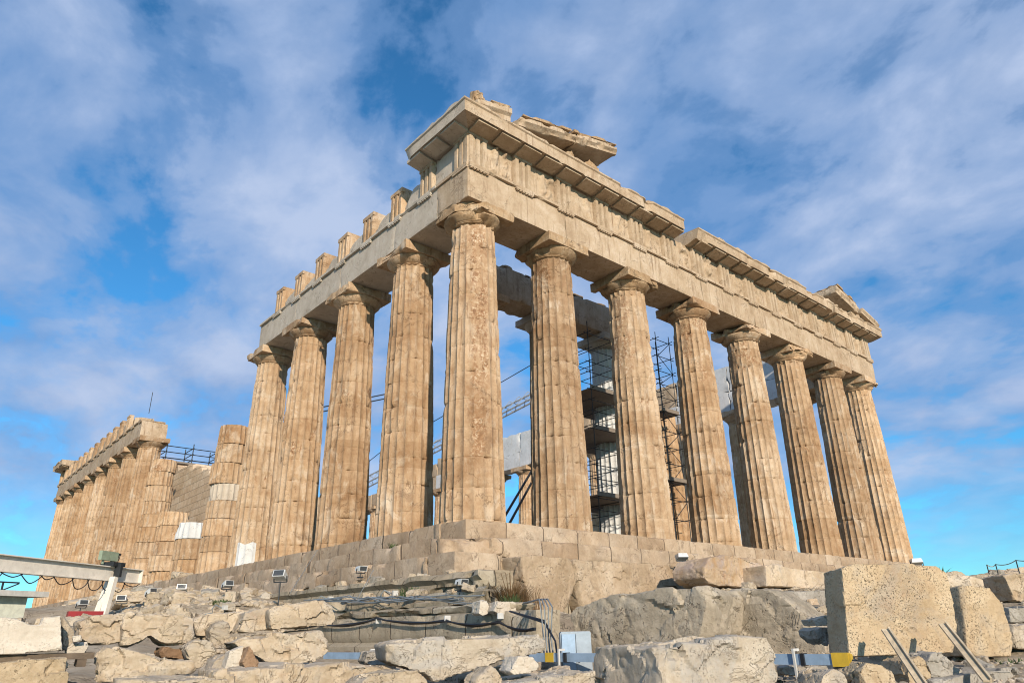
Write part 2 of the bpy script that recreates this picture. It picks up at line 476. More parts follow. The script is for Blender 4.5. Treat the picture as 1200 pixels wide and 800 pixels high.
def lattice_box(x0, x1, y0, y1, z0, z1, res):
    nx, ny, nz = (max(1, int(round((b - a) / res))) for a, b in ((x0, x1), (y0, y1), (z0, z1)))
    def vid(i, j, k): return (i * (ny + 1) + j) * (nz + 1) + k
    F = []
    def grid(a, b, fn, flip):
        A, B = np.meshgrid(np.arange(a), np.arange(b), indexing='ij')
        A, B = A.ravel(), B.ravel()
        q = np.stack([fn(A, B), fn(A + 1, B), fn(A + 1, B + 1), fn(A, B + 1)], 1)
        F.append(q[:, ::-1] if flip else q)
    grid(nx, ny, lambda a, b: vid(a, b, 0), True)
    grid(nx, ny, lambda a, b: vid(a, b, nz), False)
    grid(nx, nz, lambda a, b: vid(a, 0, b), False)
    grid(nx, nz, lambda a, b: vid(a, ny, b), True)
    grid(ny, nz, lambda a, b: vid(0, a, b), True)
    grid(ny, nz, lambda a, b: vid(nx, a, b), False)
    F = np.concatenate(F)
    ids, inv = np.unique(F, return_inverse=True)
    F = inv.reshape(F.shape)
    k = ids % (nz + 1); j = (ids // (nz + 1)) % (ny + 1); i = ids // ((nz + 1) * (ny + 1))
    V = np.stack([x0 + (x1 - x0) * i / nx, y0 + (y1 - y0) * j / ny, z0 + (z1 - z0) * k / nz], 1)
    return V, F


def rough_box(x0, x1, y0, y1, z0, z1, res=0.15, amp=0.012, chip=0.05, cw=0.12, seed=0, cfreq=2.2, thr=0.45):
    V, F = lattice_box(x0, x1, y0, y1, z0, z1, res)
    lo, hi = np.array([x0, y0, z0]), np.array([x1, y1, z1])
    d = np.minimum(V - lo, hi - V)
    ds = np.sort(d, 1)
    edge = np.clip(1 - ds[:, 1] / cw, 0, 1)
    n = fbm(V * cfreq, 3, seed)
    pull = chip * edge * np.clip((n - thr) / (1 - thr) * 2.4, 0, 1.5) + 0.006 * edge
    near = (d < cw)
    dirn = np.where(V - lo < hi - V, 1.0, -1.0) * near
    V = V + dirn * pull[:, None]
    nn = np.stack([fbm(V * 3.1, 3, seed + 3 + q) for q in range(3)], 1) - 0.5
    V = V + nn * 2 * amp
    return V, F


def rbox(name, mat, parent, b, **kw):
    V, F = rough_box(*b, **kw)
    return mk(name, V, F, mat, parent)


SCAR = [None]


def shaft_mesh(seed, Rb, Rt, z0, z1, H=9.75, nfl=20, seg=8, dh=0.88, rows=9, wear=0.5, topwear=0.0, scar=None, joint_off=None, broken=0.0):
    """fluted Doric shaft between two heights; H is the full shaft height"""
    off = (seed * 0.37) % 1 * dh if joint_off is None else joint_off
    zs = []
    k = math.floor((z0 - off) / dh)
    z = off + k * dh
    while z < z1:
        a, b = max(z, z0), min(z + dh, z1)
        if b - a > 0.05:
            st = [a, a + 0.014, a + 0.03]
            st += list(np.linspace(a + 0.03, b - 0.03, rows)[1:-1])
            st += [b - 0.03, b - 0.014]
            zs += st
        z += dh
    zs.append(z1)
    zs = np.array(zs)
    us = np.array([0, 0.07, 0.2, 0.36, 0.5, 0.64, 0.8, 0.93]) if seg == 8 else np.linspace(0, 1, seg, endpoint=False)
    ua = np.tile(us, nfl)
    th = (np.repeat(np.arange(nfl), len(us)) + ua) * 2 * math.pi / nfl
    TH, Z = np.meshgrid(th, zs)
    UA, _ = np.meshgrid(ua, zs)
    t = Z / H
    R = Rb + (Rt - Rb) * (t ** 1.12)
    jt = (Z - off) / dh
    jf = np.abs(jt - np.round(jt)) * dh
    drum = np.floor(jt + 1e-6)
    hsh = _h(drum.astype(np.int64), np.int64(seed * 7 + 3) + 0 * drum.astype(np.int64), 0 * drum.astype(np.int64))
    Rr = R + (hsh - 0.5) * 0.018
    d = 0.072 * R / Rb
    fl = d * (4 * UA * (1 - UA)) ** 0.85
    r = Rr - fl
    sh = r.shape
    pos = np.stack([(R * np.cos(TH)).ravel(), (R * np.sin(TH)).ravel(), Z.ravel()], 1)
    n_low = fbm(pos * [1.3, 1.3, 0.8], 3, seed).reshape(sh)
    n_mid = fbm(pos * [5, 5, 3.2], 3, seed + 1).reshape(sh)
    n_hi = fbm(pos * 13, 2, seed + 2).reshape(sh)
    arr = np.clip(1 - np.minimum(UA, 1 - UA) / 0.16, 0, 1)
    r -= arr * 0.034 * sstep(0.58, 0.74, n_mid) * (0.35 + wear)
    mask = sstep(0.70 - 0.07 * wear, 0.75 - 0.06 * wear, 0.6 * n_low + 0.4 * n_mid)
    if topwear:
        mask = np.maximum(mask, topwear * sstep(0.50, 0.62, n_low * 0.6 + 0.4 * n_mid) * sstep(5.8, 7.8, Z + 1.5 * (n_low - 0.5)))
    if scar:
        for (ang, wid, za, zb, amt) in scar:
            da = np.abs((TH - ang + math.pi) % (2 * math.pi) - math.pi) * R
            wv = wid * (0.55 + 0.9 * n_low)
            sm = sstep(1.0, 0.55, da / wv + 0.9 * (n_mid - 0.5)) * sstep(za - 0.5, za + 0.5, Z) * sstep(zb + 0.5, zb - 0.5, Z) * amt
            mask = np.maximum(mask, sm * sstep(0.32, 0.5, n_mid * 0.7 + n_low * 0.3))
    worn = Rr - d * 0.62 - 0.05 * np.clip(n_mid - 0.35, 0, 1) - 0.035 * (n_hi - 0.3)
    r = r + (np.minimum(worn, r + 0.01) - r) * mask
    r += (n_hi - 0.5) * 0.008
    jd = sstep(0.022, 0.0, jf)
    r -= jd * (0.012 + 0.05 * sstep(0.55, 0.75, n_mid))
    jc = sstep(0.13, 0.0, jf) * sstep(0.60, 0.74, n_mid)
    r -= jc * 0.05
    if broken:
        r -= broken * sstep(z1 - 0.5, z1, Z) * sstep(0.45, 0.7, n_low)
    X, Y = r * np.cos(TH), r * np.sin(TH)
    V = np.stack([X.ravel(), Y.ravel(), Z.ravel()], 1)
    nr, nc = sh
    i, j = np.meshgrid(np.arange(nr - 1), np.arange(nc), indexing='ij')
    i, j = i.ravel(), j.ravel()
    jn = (j + 1) % nc
    F = np.stack([i * nc + j, i * nc + jn, (i + 1) * nc + jn, (i + 1) * nc + j], 1).tolist()
    SCAR[0] = np.concatenate([np.clip(mask, 0, 1).ravel(), [0, 0]])
    c = len(V)
    V = np.vstack([V, [[0, 0, zs[0]], [0, 0, zs[-1] + (0.02 if not broken else -0.03)]]])
    F += [(c, (q + 1) % nc, q) for q in range(nc)]
    b0 = (nr - 1) * nc
    F += [(c + 1, b0 + q, b0 + (q + 1) % nc) for q in range(nc)]
    return V, F


def capital_mesh(seed, rough=0.5, Rn=0.745, z0=9.72, hab=0.36, half=1.02, res=1.0):
    """echinus and square abacus"""
    prof = [(0.0, Rn - 0.005), (0.02, Rn + 0.03), (0.045, Rn + 0.012), (0.06, Rn + 0.045), (0.085, Rn + 0.03), (0.10, Rn + 0.065), (0.16, Rn + 0.13), (0.22, Rn + 0.19), (0.28, Rn + 0.235), (0.32, Rn + 0.255), (0.345, Rn + 0.25), (0.36, Rn + 0.22)]
    n = int(72 * res)
    V, F = [], []
    for (z, r) in prof:
        for k in range(n):
            a = 2 * math.pi * k / n
            V.append((r * math.cos(a), r * math.sin(a), z0 + z))
    for i in range(len(prof) - 1):
        for k in range(n):
            F.append((i * n + k, i * n + (k + 1) % n, (i + 1) * n + (k + 1) % n, (i + 1) * n + k))
    V = np.array(V)
    rad = np.hypot(V[:, 0], V[:, 1])
    nm = fbm(V * [2.2, 2.2, 3.0], 3, seed)
    nh = fbm(V * 9, 2, seed + 1)
    cut = rough * (0.22 * sstep(0.5, 0.68, nm) + 0.03 * (nh - 0.3))
    s = (rad - np.maximum(cut, 0)) / rad
    V[:, :2] *= s[:, None]
    c = len(V)
    V = np.vstack([V, [[0, 0, z0], [0, 0, z0 + 0.36]]])
    F += [(c, (k + 1) % n, k) for k in range(n)] + [(c + 1, (len(prof) - 1) * n + k, (len(prof) - 1) * n + (k + 1) % n) for k in range(n)]
    A, G = rough_box(-half, half, -half, half, z0 + 0.345, z0 + 0.345 + hab, res=0.09 / res, amp=0.012, chip=0.24 * rough, cw=0.32, seed=seed + 5, cfreq=1.5, thr=0.5)
    k = len(V)
    V = np.vstack([V, A])
    F = F + [tuple(q + k for q in g) for g in G.tolist()]
    return V, F


def extrude_x(prof, xs, closed=True):
    """profile [(y,z)...] swept along the x stations"""
    n = len(prof)
    V = [(x, y, z) for x in xs for (y, z) in prof]
    F = []
    for i in range(len(xs) - 1):
        for k in range(n):
            F.append((i * n + k, (i + 1) * n + k, (i + 1) * n + (k + 1) % n, i * n + (k + 1) % n))
    F.append(tuple(range(n)))
    F.append(tuple(range(len(xs) * n - 1, (len(xs) - 1) * n - 1, -1)))
    return np.array(V, float), F


def rough_verts(V, amp, freq, seed):
    nn = np.stack([fbm(V * freq, 3, seed + q) for q in range(3)], 1) - 0.5
    return V + nn * 2 * amp


_tmp = []


def rock_mesh(outline, depth, seed, amp=0.07, cuts=3, strata=0.0, vox=None, back=0.9, facet=0.0):
    """rough stone: front outline (x,z) in the plane y=0, running back to y=depth"""
    rnd = random.Random(seed)
    bm = bmesh.new()
    cxm = sum(p[0] for p in outline) / len(outline)
    czm = sum(p[1] for p in outline) / len(outline)
    f = [bm.verts.new((x, 0, z)) for x, z in outline]
    g = [bm.verts.new((cxm + (x - cxm) * back, depth, czm + (z - czm) * (back if z > czm else 1.0))) for x, z in outline]
    n = len(f)
    bm.faces.new(f)
    bm.faces.new(g[::-1])
    for i in range(n):
        bm.faces.new((f[i], g[i], g[(i + 1) % n], f[(i + 1) % n]))
    bmesh.ops.recalc_face_normals(bm, faces=bm.faces)
    w = max(p[0] for p in outline) - min(p[0] for p in outline)
    h = max(p[1] for p in outline) - min(p[1] for p in outline)
    size = (w * h * depth) ** (1 / 3)
    for _ in range(cuts):
        d = Vector((rnd.choice((-1, 1)) * rnd.uniform(0.1, 1), -rnd.uniform(0.3, 1.0), rnd.choice((-0.4, 1)) * rnd.uniform(0.2, 1))).normalized()
        m = max(v.co.dot(d) for v in bm.verts)
        c = d * (m - rnd.uniform(0.012, 0.06) * size)
        geom = bm.verts[:] + bm.edges[:] + bm.faces[:]
        r = bmesh.ops.bisect_plane(bm, geom=geom, dist=1e-5, plane_co=c, plane_no=d, clear_outer=True)
        ed = [e for e in r['geom_cut'] if isinstance(e, bmesh.types.BMEdge)]
        bmesh.ops.holes_fill(bm, edges=ed, sides=0)
    bmesh.ops.triangulate(bm, faces=bm.faces[:])
    me = bpy.data.meshes.new('rock_base')
    bm.to_mesh(me)
    bm.free()
    o = bpy.data.objects.new('rock_base', me)
    COL.objects.link(o)
    md = o.modifiers.new('r', 'REMESH')
    md.mode = 'VOXEL'
    md.voxel_size = vox or max(0.008, min(0.05, size / 46))
    dg = bpy.context.evaluated_depsgraph_get()
    dg.update()
    ev = o.evaluated_get(dg)
    em = bpy.data.meshes.new_from_object(ev)
    bpy.data.objects.remove(o)
    bpy.data.meshes.remove(me)
    nv = len(em.vertices)
    V = np.empty(nv * 3)
    N = np.empty(nv * 3)
    em.vertices.foreach_get('co', V)
    em.vertices.foreach_get('normal', N)
    V = V.reshape(-1, 3); N = N.reshape(-1, 3)
    s = size
    a = (fbm(V * (1.6 / s), 3, seed) - 0.5) * 1.3 * amp * s
    if facet:
        rg_ = np.random.default_rng(seed)
        nf = 34
        cs_ = V[rg_.integers(0, nv, nf)]
        gr = rg_.normal(0, facet * 1.5, (nf, 3))
        of = rg_.uniform(-1.0, 0.25, nf) * facet * 0.16 * s
        wp = V + (np.stack([fbm(V * (5.0 / s), 2, seed + 20 + q) for q in range(3)], 1) - 0.5) * 0.22 * s
        d2 = ((wp[:, None, :] - cs_[None]) ** 2 * np.array([0.8, 0.8, 1.9])).sum(2)
        ii = d2.argmin(1)
        a += of[ii] + np.clip(((V - cs_[ii]) * gr[ii]).sum(1), -0.05 * s, 0.03 * s)
    a += (fbm(V * (6.0 / s), 3, seed + 9) - 0.5) * amp * s * 0.55
    a += (fbm(V * (17.0 / s), 3, seed + 12) - 0.5) * amp * s * 0.30
    rid = np.abs(fbm(V * (3.2 / s), 3, seed + 4) - 0.5)
    a -= sstep(0.05, 0.0, rid) * amp * s * 0.45
    if strata:
        a += strata * s * (fbm(V * np.array([1.0, 1.0, 9.0]) / s, 3, seed + 6) - 0.5)
    V = V + N * a[:, None]
    em.vertices.foreach_set('co', V.ravel())
    em.polygons.foreach_set('use_smooth', np.ones(len(em.polygons), bool))
    em.update()
    em.set_sharp_from_angle(angle=math.radians(27))
    em.update()
    return em


def rock(name, label, mat, loc, az, depth, outline, seed, group=None, cat='stone', amp=0.06, cuts=3, strata=0.04, facet=0.0):
    em = rock_mesh(outline, depth, seed, amp, cuts, strata, facet=facet)
    em.name = name
    em.materials.append(M[mat])
    o = bpy.data.objects.new(name, em)
    o.location = loc
    # local -y is the front normal, which points to azimuth az (clockwise from +Y)
    o.rotation_euler = (0, 0, math.radians(180 - az))
    link(o)
    return tag(o, label, cat, group)


# ------------------------------------------------------------ ground
GC = np.array([
    (-11.7, -15.4, -4.4), (-9, -13.2, -4.2), (-13, -12, -4.2), (-10.5, -7, -3.38), (-8, -7.5, -3.42), (-9, -9, -3.62), (-6.7, -9, -3.4), (-7, -10.5, -3.55), (-4.5, -8.5, -3.4),
    (-3, -7.5, -3.25), (-2.2, -9.7, -3.3), (-2.7, -11.8, -3.35), (-4, -12.2, -3.45), (-6, -11.5, -3.5), (-0.8, -12, -3.28), (1.2, -12, -2.95), (3.8, -11, -2.5), (5.7, -9.7, -2.1), (5.2, -6.5, -2.5),
    (0.5, -5, -2.9), (0, -3, -2.5), (3, -3, -2.45), (6.7, -3.8, -1.9), (8.5, -4.7, -1.9), (12, -4, -1.75), (20, -4, -1.7), (31, -4, -1.7), (12, -9, -1.75), (20, -15, -1.75), (35, 10, -1.8), (40, -10, -1.9), (3.8, -16, -2.6), (0, -20, -3.0),
    (-3.6, -6, -3.4), (-4.4, -3, -3.4), (-4.5, 0, -3.2), (-5, 3, -2.55), (-4, 6, -1.95), (-3.0, 9, -1.6), (-2.6, 13, -1.4), (-2.2, 17, -1.15), (-2.5, 22, -1.05), (-2, 30, -1.2), (-5, 20, -1.7), (-7, 8, -2.35), (-7, 14, -2.4), (-9, 11, -2.5), (-12, 5, -2.9),
    (-6, 28, -2.2), (-6, 40, -2.2), (-3, 50, -1.8), (-3, 69, -1.8), (-20, 40, -3.2), (-20, 0, -3.8), (-20, -20, -4.4), (-5, -25, -3.9), (20, -40, -2.6), (45, 40, -2.0), (20, 90, -2.5), (-30, 90, -3.5), (70, 0, -2.4)])


def ground_z(x, y):
    x = np.asarray(x, float); y = np.asarray(y, float)
    d2 = (x[..., None] - GC[:, 0]) ** 2 + (y[..., None] - GC[:, 1]) ** 2 + 0.25
    w_ = 1 / d2 ** 1.6
    z = (w_ * GC[:, 2]).sum(-1) / w_.sum(-1)
    far = sstep(90, 700, np.hypot(x - 15, y - 20))
    return z * (1 - far) + (-60) * far


def gz(x, y):
    return float(ground_z(np.array([x]), np.array([y]))[0])


def axis(lo, hi, a, b, step, n):
    mid_ = np.arange(a, b + 1e-6, step)
    l = a - np.geomspace(step * 1.5, a - lo, n)[::-1]
    h = b + np.geomspace(step * 1.5, hi - b, n)
    return np.concatenate([l, mid_, h])


gx = axis(-3000, 3000, -14, 14, 0.22, 34)
gy = axis(-3000, 3000, -17, 26, 0.22, 34)
GX, GY = np.meshgrid(gx, gy, indexing='ij')
GZ = ground_z(GX, GY)
pp = np.stack([GX.ravel(), GY.ravel(), 0 * GX.ravel()], 1)
near = np.exp(-((GX - 0) ** 2 + (GY + 2) ** 2) / 900)
GZ = GZ + near * ((fbm(pp * 0.9, 4, 2) - 0.5) * 0.35 + (fbm(pp * 3.1, 3, 5) - 0.5) * 0.16).reshape(GX.shape)
inside = (GX > -1.2) & (GX < 32) & (GY > -1.2) & (GY < 70.6)
GZ = np.where(inside, np.minimum(GZ, -1.9), GZ)
ny_ = len(gy)
I, J = np.meshgrid(np.arange(len(gx) - 1), np.arange(ny_ - 1), indexing='ij')
I, J = I.ravel(), J.ravel()
gf = np.stack([I * ny_ + J, (I + 1) * ny_ + J, (I + 1) * ny_ + J + 1, I * ny_ + J + 1], 1)
g = mk('ground', np.stack([GX.ravel(), GY.ravel(), GZ.ravel()], 1), gf, 'ground', sharp=0)
tag(g, None, None, kind='structure')

# ------------------------------------------------------------ temple
H = 10.43
EX = [1.01, 4.69, 8.985, 13.28, 17.575, 21.87, 26.19, 29.87]
SY = [1.01, 4.69] + [4.69 + 4.292 * i for i in range(1, 15)] + [68.46]
temple = empty('temple', (0, 0, 0), 0, 'great ruined marble temple with fluted columns carrying a broken cornice, standing on steps', 'temple')


def shift(o, i, block=1.43):
    return o


def step_run(name, mat, b, res, seed, corner=None, blockoff=0.012, **kw):
    V, F = rough_box(*b, res=res, amp=0.008, seed=seed, **kw)
    cell = np.floor((V[:, 0] + V[:, 1]) / 1.43).astype(np.int64)
    hs = _h(cell, np.int64(seed) + 0 * cell, 0 * cell)
    hz = _h(cell, np.int64(seed + 31) + 0 * cell, 0 * cell)
    if b[1] - b[0] > b[3] - b[2]:
        V[:, 1] += np.where(V[:, 1] < b[2] + 0.2, (hs - 0.5) * 2 * blockoff, 0)
    else:
        V[:, 0] += np.where(V[:, 0] < b[0] + 0.2, (hs - 0.5) * 2 * blockoff, 0)
    V[:, 2] += np.where(V[:, 2] > (b[4] + b[5]) / 2, (hz - 0.5) * blockoff, 0)
    if corner is not None:
        c, rad, amt = corner
        d = np.linalg.norm((V - np.array(c)) / np.array(rad), axis=1)
        n = fbm(V * 3.0, 3, seed + 50)
        k = sstep(1.25, 0.3, d + 0.9 * (n - 0.5))
        V += np.array([0.8, 0.8, -0.35])[None, :] * (k * amt)[:, None]
    return mk(name, V, F, mat, temple)


# three steps, each as an east run and a south run round a core
step_run('step', 'step', (0.0, 30.88, 0.0, 1.2, -0.53, 0.0), 0.11, 1, chip=0.04, cw=0.12, thr=0.5)
step_run('step', 'step', (-0.7, 31.58, -0.7, 0.4, -1.05, -0.52), 0.11, 2, corner=((-0.75, -0.75, -0.7), (1.1, 0.9, 0.6), 0.42), chip=0.06, cw=0.13)
step_run('step', 'step', (-1.4, 0.15, -1.4, -0.3, -1.6, -1.04), 0.09, 3, chip=0.08, cw=0.13)
step_run('step', 'step', (8.4, 32.28, -1.4, -0.3, -1.6, -1.04), 0.16, 4, chip=0.08, cw=0.14)
step_run('step', 'step', (0.0, 1.2, 1.203, 40.0, -0.53, 0.0), 0.10, 5, chip=0.09, cw=0.14, cfreq=3.2, thr=0.54, blockoff=0.035)
step_run('step', 'step', (-0.7, 0.4, 0.403, 40.0, -1.05, -0.52), 0.10, 6, chip=0.09, cw=0.14, cfreq=3.0, thr=0.54, blockoff=0.045)
step_run('step', 'step', (-1.4, -0.3, -0.297, 40.0, -1.6, -1.04), 0.10, 7, chip=0.14, cw=0.16, cfreq=2.6, thr=0.52, blockoff=0.06)
step_run('step', 'step', (0.0, 1.2, 40.01, 69.5, -0.53, 0.0), 0.5, 8)
step_run('step', 'step', (-0.7, 0.4, 40.01, 70.2, -1.05, -0.52), 0.5, 9)
step_run('step', 'step', (-1.4, -0.3, 40.01, 70.9, -1.6, -1.04), 0.5, 10)
core = Mesh().box(1.2, 30.88, 1.2, 69.5, -2.2, -0.004)
core.obj('platform', 'step', temple)
Mesh().box(4.0, 26.9, 4.9, 64.6, -0.004, 0.35).obj('platform', 'step', temple)
Mesh().box(4.4, 26.5, 5.3, 64.2, 0.35, 0.70).obj('platform', 'step', temple)
Mesh().box(-1.25, 32.1, -1.25, 70.6, -3.2, -1.62).obj('foundation', 'found', temple)

# foundations laid bare under the corner
V, F = rough_box(-2.12, -1.2, -3.3, 14, -2.04, -1.60, res=0.1, amp=0.02, chip=0.14, cw=0.16, seed=21, cfreq=1.3)
V[:, 0] -= np.where((V[:, 2] > -1.79) & (V[:, 0] < -1.9), 0.07, 0)
V[:, 0] -= np.where((np.abs(V[:, 2] + 1.84) < 0.05) & (V[:, 0] < -1.9), -0.05, 0)
mk('foundation', V, F, 'found', temple)
rbox('foundation', 'found', temple, (-3.02, -2.0, -4.6, 12, -2.52, -2.06), res=0.1, amp=0.03, chip=0.3, cw=0.25, seed=23, cfreq=0.9)
xs = [(0.32, 2.2, 41), (2.3, 5.7, 42), (5.75, 8.5, 43)]
for (a, b, sd_) in xs:
    outl = [(a + 0.3, -2.5), (a + 0.06, -1.6), (a + 0.03, -1.10), ((a + b) / 2, -1.07), (b - 0.05, -1.09), (b + 0.02, -1.7), (b - 0.2, -2.2), (b - 0.6, -2.5)]
    em = rock_mesh([(p[0] - a, p[1] + 2.5) for p in outl], 1.25, sd_, 0.02, 2, 0.012, vox=0.03, back=1.0, facet=0.035)
    em.name = 'foundation_block'
    em.materials.append(M['porosfound'])
    o = bpy.data.objects.new('foundation_block', em)
    o.location = (a, [-1.85, -1.72, -1.6][[41, 42, 43].index(sd_)], -2.5)
    link(o, temple)

# columns
CR, CT = 0.952, 0.745
cam_ang = lambda x, y: math.atan2(CAM.y - y, CAM.x - x)
for i, x in enumerate(EX):
    sc = None
    if i == 0:
        sc = [(cam_ang(x, 1.01) + 0.26, 0.36, 4.0, 9.9, 1.0), (cam_ang(x, 1.01) + 0.2, 0.30, 1.6, 3.6, 0.9), (cam_ang(x, 1.01) - 0.1, 0.6, 8.4, 9.9, 0.8)]
    elif i == 2:
        sc = [(cam_ang(x, 1.01) - 0.3, 0.4, 6.0, 9.5, 0.9)]
    elif i == 1:
        sc = [(cam_ang(x, 1.01) - 0.5, 0.5, 8.6, 9.8, 0.9)]
    V, F = shaft_mesh(11 + i, CR + (0.02 if i in (0, 7) else 0), CT, 0.0, 9.74, wear=[0.35, 0.2, 0.55, 0.5, 0.4, 0.45, 0.4, 0.3][i], topwear=[0.2, 0.55, 0.8, 0.95, 0.9, 0.8, 0.6, 0.4][i], scar=sc)
    c = mk('column', V, F, 'column', temple, (x, 1.01, 0), sharp=50)
    V, F = capital_mesh(60 + i, rough=[0.95, 0.6, 0.75, 0.5, 0.6, 0.85, 0.8, 0.8][i])
    if i == 0:      # front corner of the abacus is broken away, its stump faces the viewer
        dc = V[:, 0] * math.cos(math.radians(-135)) + V[:, 1] * math.sin(math.radians(-135))
        k = np.maximum(dc - 0.92, 0)
        V[:, 0] -= k * math.cos(math.radians(-135)); V[:, 1] -= k * math.sin(math.radians(-135))
    mk('capital', V, F, 'worn' if i in (0, 1, 2) else 'column', c, sharp=45)

for i in (1, 2, 3, 4):
    V, F = shaft_mesh(31 + i, CR, CT, 0.0, 9.74, wear=[0, 0.35, 0.5, 0.45, 0.3][i], topwear=0.25)
    c = mk('column', V, F, 'column', temple, (1.01, SY[i], 0), sharp=50)
    V, F = capital_mesh(80 + i, rough=0.3)
    mk('capital', V, F, 'column', c, sharp=45)
# repaired white marble inset at the foot of the last south column of this group
a0 = math.atan2(CAM.y - SY[4], CAM.x - 1.01) - 0.75
th = np.linspace(a0, a0 + 0.95, 40); zz = np.linspace(0.02, 1.0, 8)
V, F = [], []
for s_, rr in ((0, 0.966), (1, 0.84)):
    for z in zz:
        for t in th:
            u = (t * 20 / (2 * math.pi)) % 1
            r = (rr - z * 0.02 - (0.05 * (4 * u * (1 - u)) ** 0.85 if s_ == 0 else 0))
            V.append((r * math.cos(t), r * math.sin(t), z + (0.05 * math.sin(t * 9) if z > 0.9 else 0)))
nt, nz_ = len(th), len(zz)
for i in range(nz_ - 1):
    for j in range(nt - 1):
        F.append((i * nt + j, i * nt + j + 1, (i + 1) * nt + j + 1, (i + 1) * nt + j))
o_ = nt * nz_
for i in range(nz_ - 1):
    F.append((i * nt, (i + 1) * nt, o_ + (i + 1) * nt, o_ + i * nt))
    F.append((i * nt + nt - 1, o_ + i * nt + nt - 1, o_ + (i + 1) * nt + nt - 1, (i + 1) * nt + nt - 1))
for j in range(nt - 1):
    F.append(((nz_ - 1) * nt + j, (nz_ - 1) * nt + j + 1, o_ + (nz_ - 1) * nt + j + 1, o_ + (nz_ - 1) * nt + j))
patch = mk('marble_inset', V, F, 'white', temple, (1.01, SY[4], 0), sharp=50)

# plainer columns further back, copied from three
protos = []
for k in range(3):
    V, F = shaft_mesh(51 + k, CR, CT, 0.0, 9.74, seg=6, rows=5, wear=0.4 + 0.1 * k, topwear=0.2)
    me_s = mk('column', V, F, 'column', temple, sharp=50)
    V, F = capital_mesh(95 + k, rough=0.25, res=0.5)
    me_c = mk('capital', V, F, 'column', me_s, sharp=45)
    protos.append((me_s, me_c))
spots = [(1.01, SY[i]) for i in range(9, 17)] + [(29.87, SY[i]) for i in range(1, 17)] + [(x, SY[16]) for x in EX[1:7]]
for k, (x, y) in enumerate(spots):
    s_, c_ = protos[k % 3]
    if k < 3:
        s_.location = (x, y, 0)
        s_.rotation_euler = (0, 0, math.radians(18 * k))
        continue
    a = s_.copy(); COL.objects.link(a); a.location = (x, y, 0); a.rotation_euler = (0, 0, math.radians(18 * k)); a.parent = temple
    b = c_.copy(); COL.objects.link(b); b.parent = a; b.rotation_euler = (0, 0, -math.radians(18 * k))
for k in range(3):
    protos[k][1].rotation_euler = (0, 0, -math.radians(18 * k))


# architrave
def architrave(axis_, a, b, tri, mat, seed, face=0.12, thick=1.78, regula=True, res=0.16, flip=False):
    """one block from a to b along x (axis_ 'x', face towards -y) or along y (axis_ 'y', face towards -x)"""
    V, F = rough_box(a + 0.004, b - 0.004, face, face + thick, H + 0.004, 11.665, res=res, amp=0.004, chip=0.035, cw=0.10, seed=seed, cfreq=1.6, thr=0.55)
    mm = Mesh()
    mm.add(V, F)
    if axis_ == 'y':
        mm.v = [(y, x, z) for x, y, z in mm.v]
        mm.f = [q[::-1] for q in mm.f]
    o = mm.obj('architrave_block', mat, temple, smooth=True)
    V, F = rough_box(a + 0.003, b - 0.003, face - 0.10, face + thick - 0.2, 11.668, 11.782, res=0.1, amp=0.004, chip=0.05, cw=0.06, seed=seed + 3, cfreq=1.8, thr=0.58)
    t = Mesh().add(V, F)
    if regula:
        for c in tri:
            l, r = max(c - 0.42, a + 0.01), min(c + 0.42, b - 0.01)
            if r - l < 0.2:
                continue
            t.box(l, r, face - 0.09, face + 0.03, 11.595, 11.672)
            n = 6 if r - l > 0.7 else 3
            for q in range(n):
                gx_ = l + (q + 0.5) * (r - l) / n
                t.box(gx_ - 0.042, gx_ + 0.042, face - 0.082, face + 0.02, 11.548, 11.598)
    if axis_ == 'y':
        t.v = [(y, x, z) for x, y, z in t.v]
        t.f = [q[::-1] for q in t.f]
    t.obj('taenia', mat, o, smooth=True)
    return o


TRI_E = [0.54, 2.61] + [v for i in range(1, 6) for v in (EX[i], (EX[i] + EX[i + 1]) / 2)] + [EX[6], 28.27, 30.34]
xb = [0.12] + EX[1:7] + [30.76]
for i in range(7):
    architrave('x', xb[i], xb[i + 1], TRI_E, 'entab', 110 + i)
TRI_S = [0.54, 2.66] + [SY[1], (SY[1] + SY[2]) / 2, SY[2], (SY[2] + SY[3]) / 2, SY[3], (SY[3] + SY[4]) / 2]
yb = [1.91, SY[1], SY[2], SY[3], SY[4] - 0.1]
for i in range(4):
    architrave('y', yb[i], yb[i + 1], TRI_S, 'newgrey', 120 + i)
# the corner block shows a short south face of its own
V, F = rough_box(0.10, 0.3, 0.135, 1.905, H + 0.006, 11.66, res=0.12, amp=0.008, chip=0.05, seed=127)
cs = mk('architrave_block', V, F, 'entab', temple)
Mesh().box(0.045, 0.3, 0.13, 1.9, 11.668, 11.779).box(0.052, 0.3, 0.14, 0.96, 11.595, 11.67).obj('taenia', 'entab', cs)
yw = [SY[9] - 0.25] + SY[10:16] + [69.38]
TRI_W = []
for i in range(9, 16):
    TRI_W += [SY[i], (SY[i] + SY[i + 1]) / 2]
TRI_W.append(68.9)
for i in range(7):
    architrave('y', yw[i], yw[i + 1], TRI_W, 'entab', 130 + i, res=0.4)
yn = [1.91] + SY[1:16] + [69.38]
for i in range(16):
    m_ = 'white' if i in (1, 2, 3, 5, 6, 7, 9) else 'entab'
    rbox('architrave_block', m_, temple, (29.0, 30.76, yn[i] + 0.004, yn[i + 1] - 0.004, H + 0.004, 11.78), res=0.3, amp=0.012, chip=0.06, seed=150 + i)
    if 0 < i < 12:
        rbox('frieze', 'white' if i in (1, 2, 6, 7) else 'entab', temple, (29.15, 30.66, yn[i] + 0.01, yn[i + 1] - 0.01, 11.79, 13.1 + (0.5 if i < 10 else 0)), res=0.3, amp=0.02, chip=0.1, seed=170 + i)
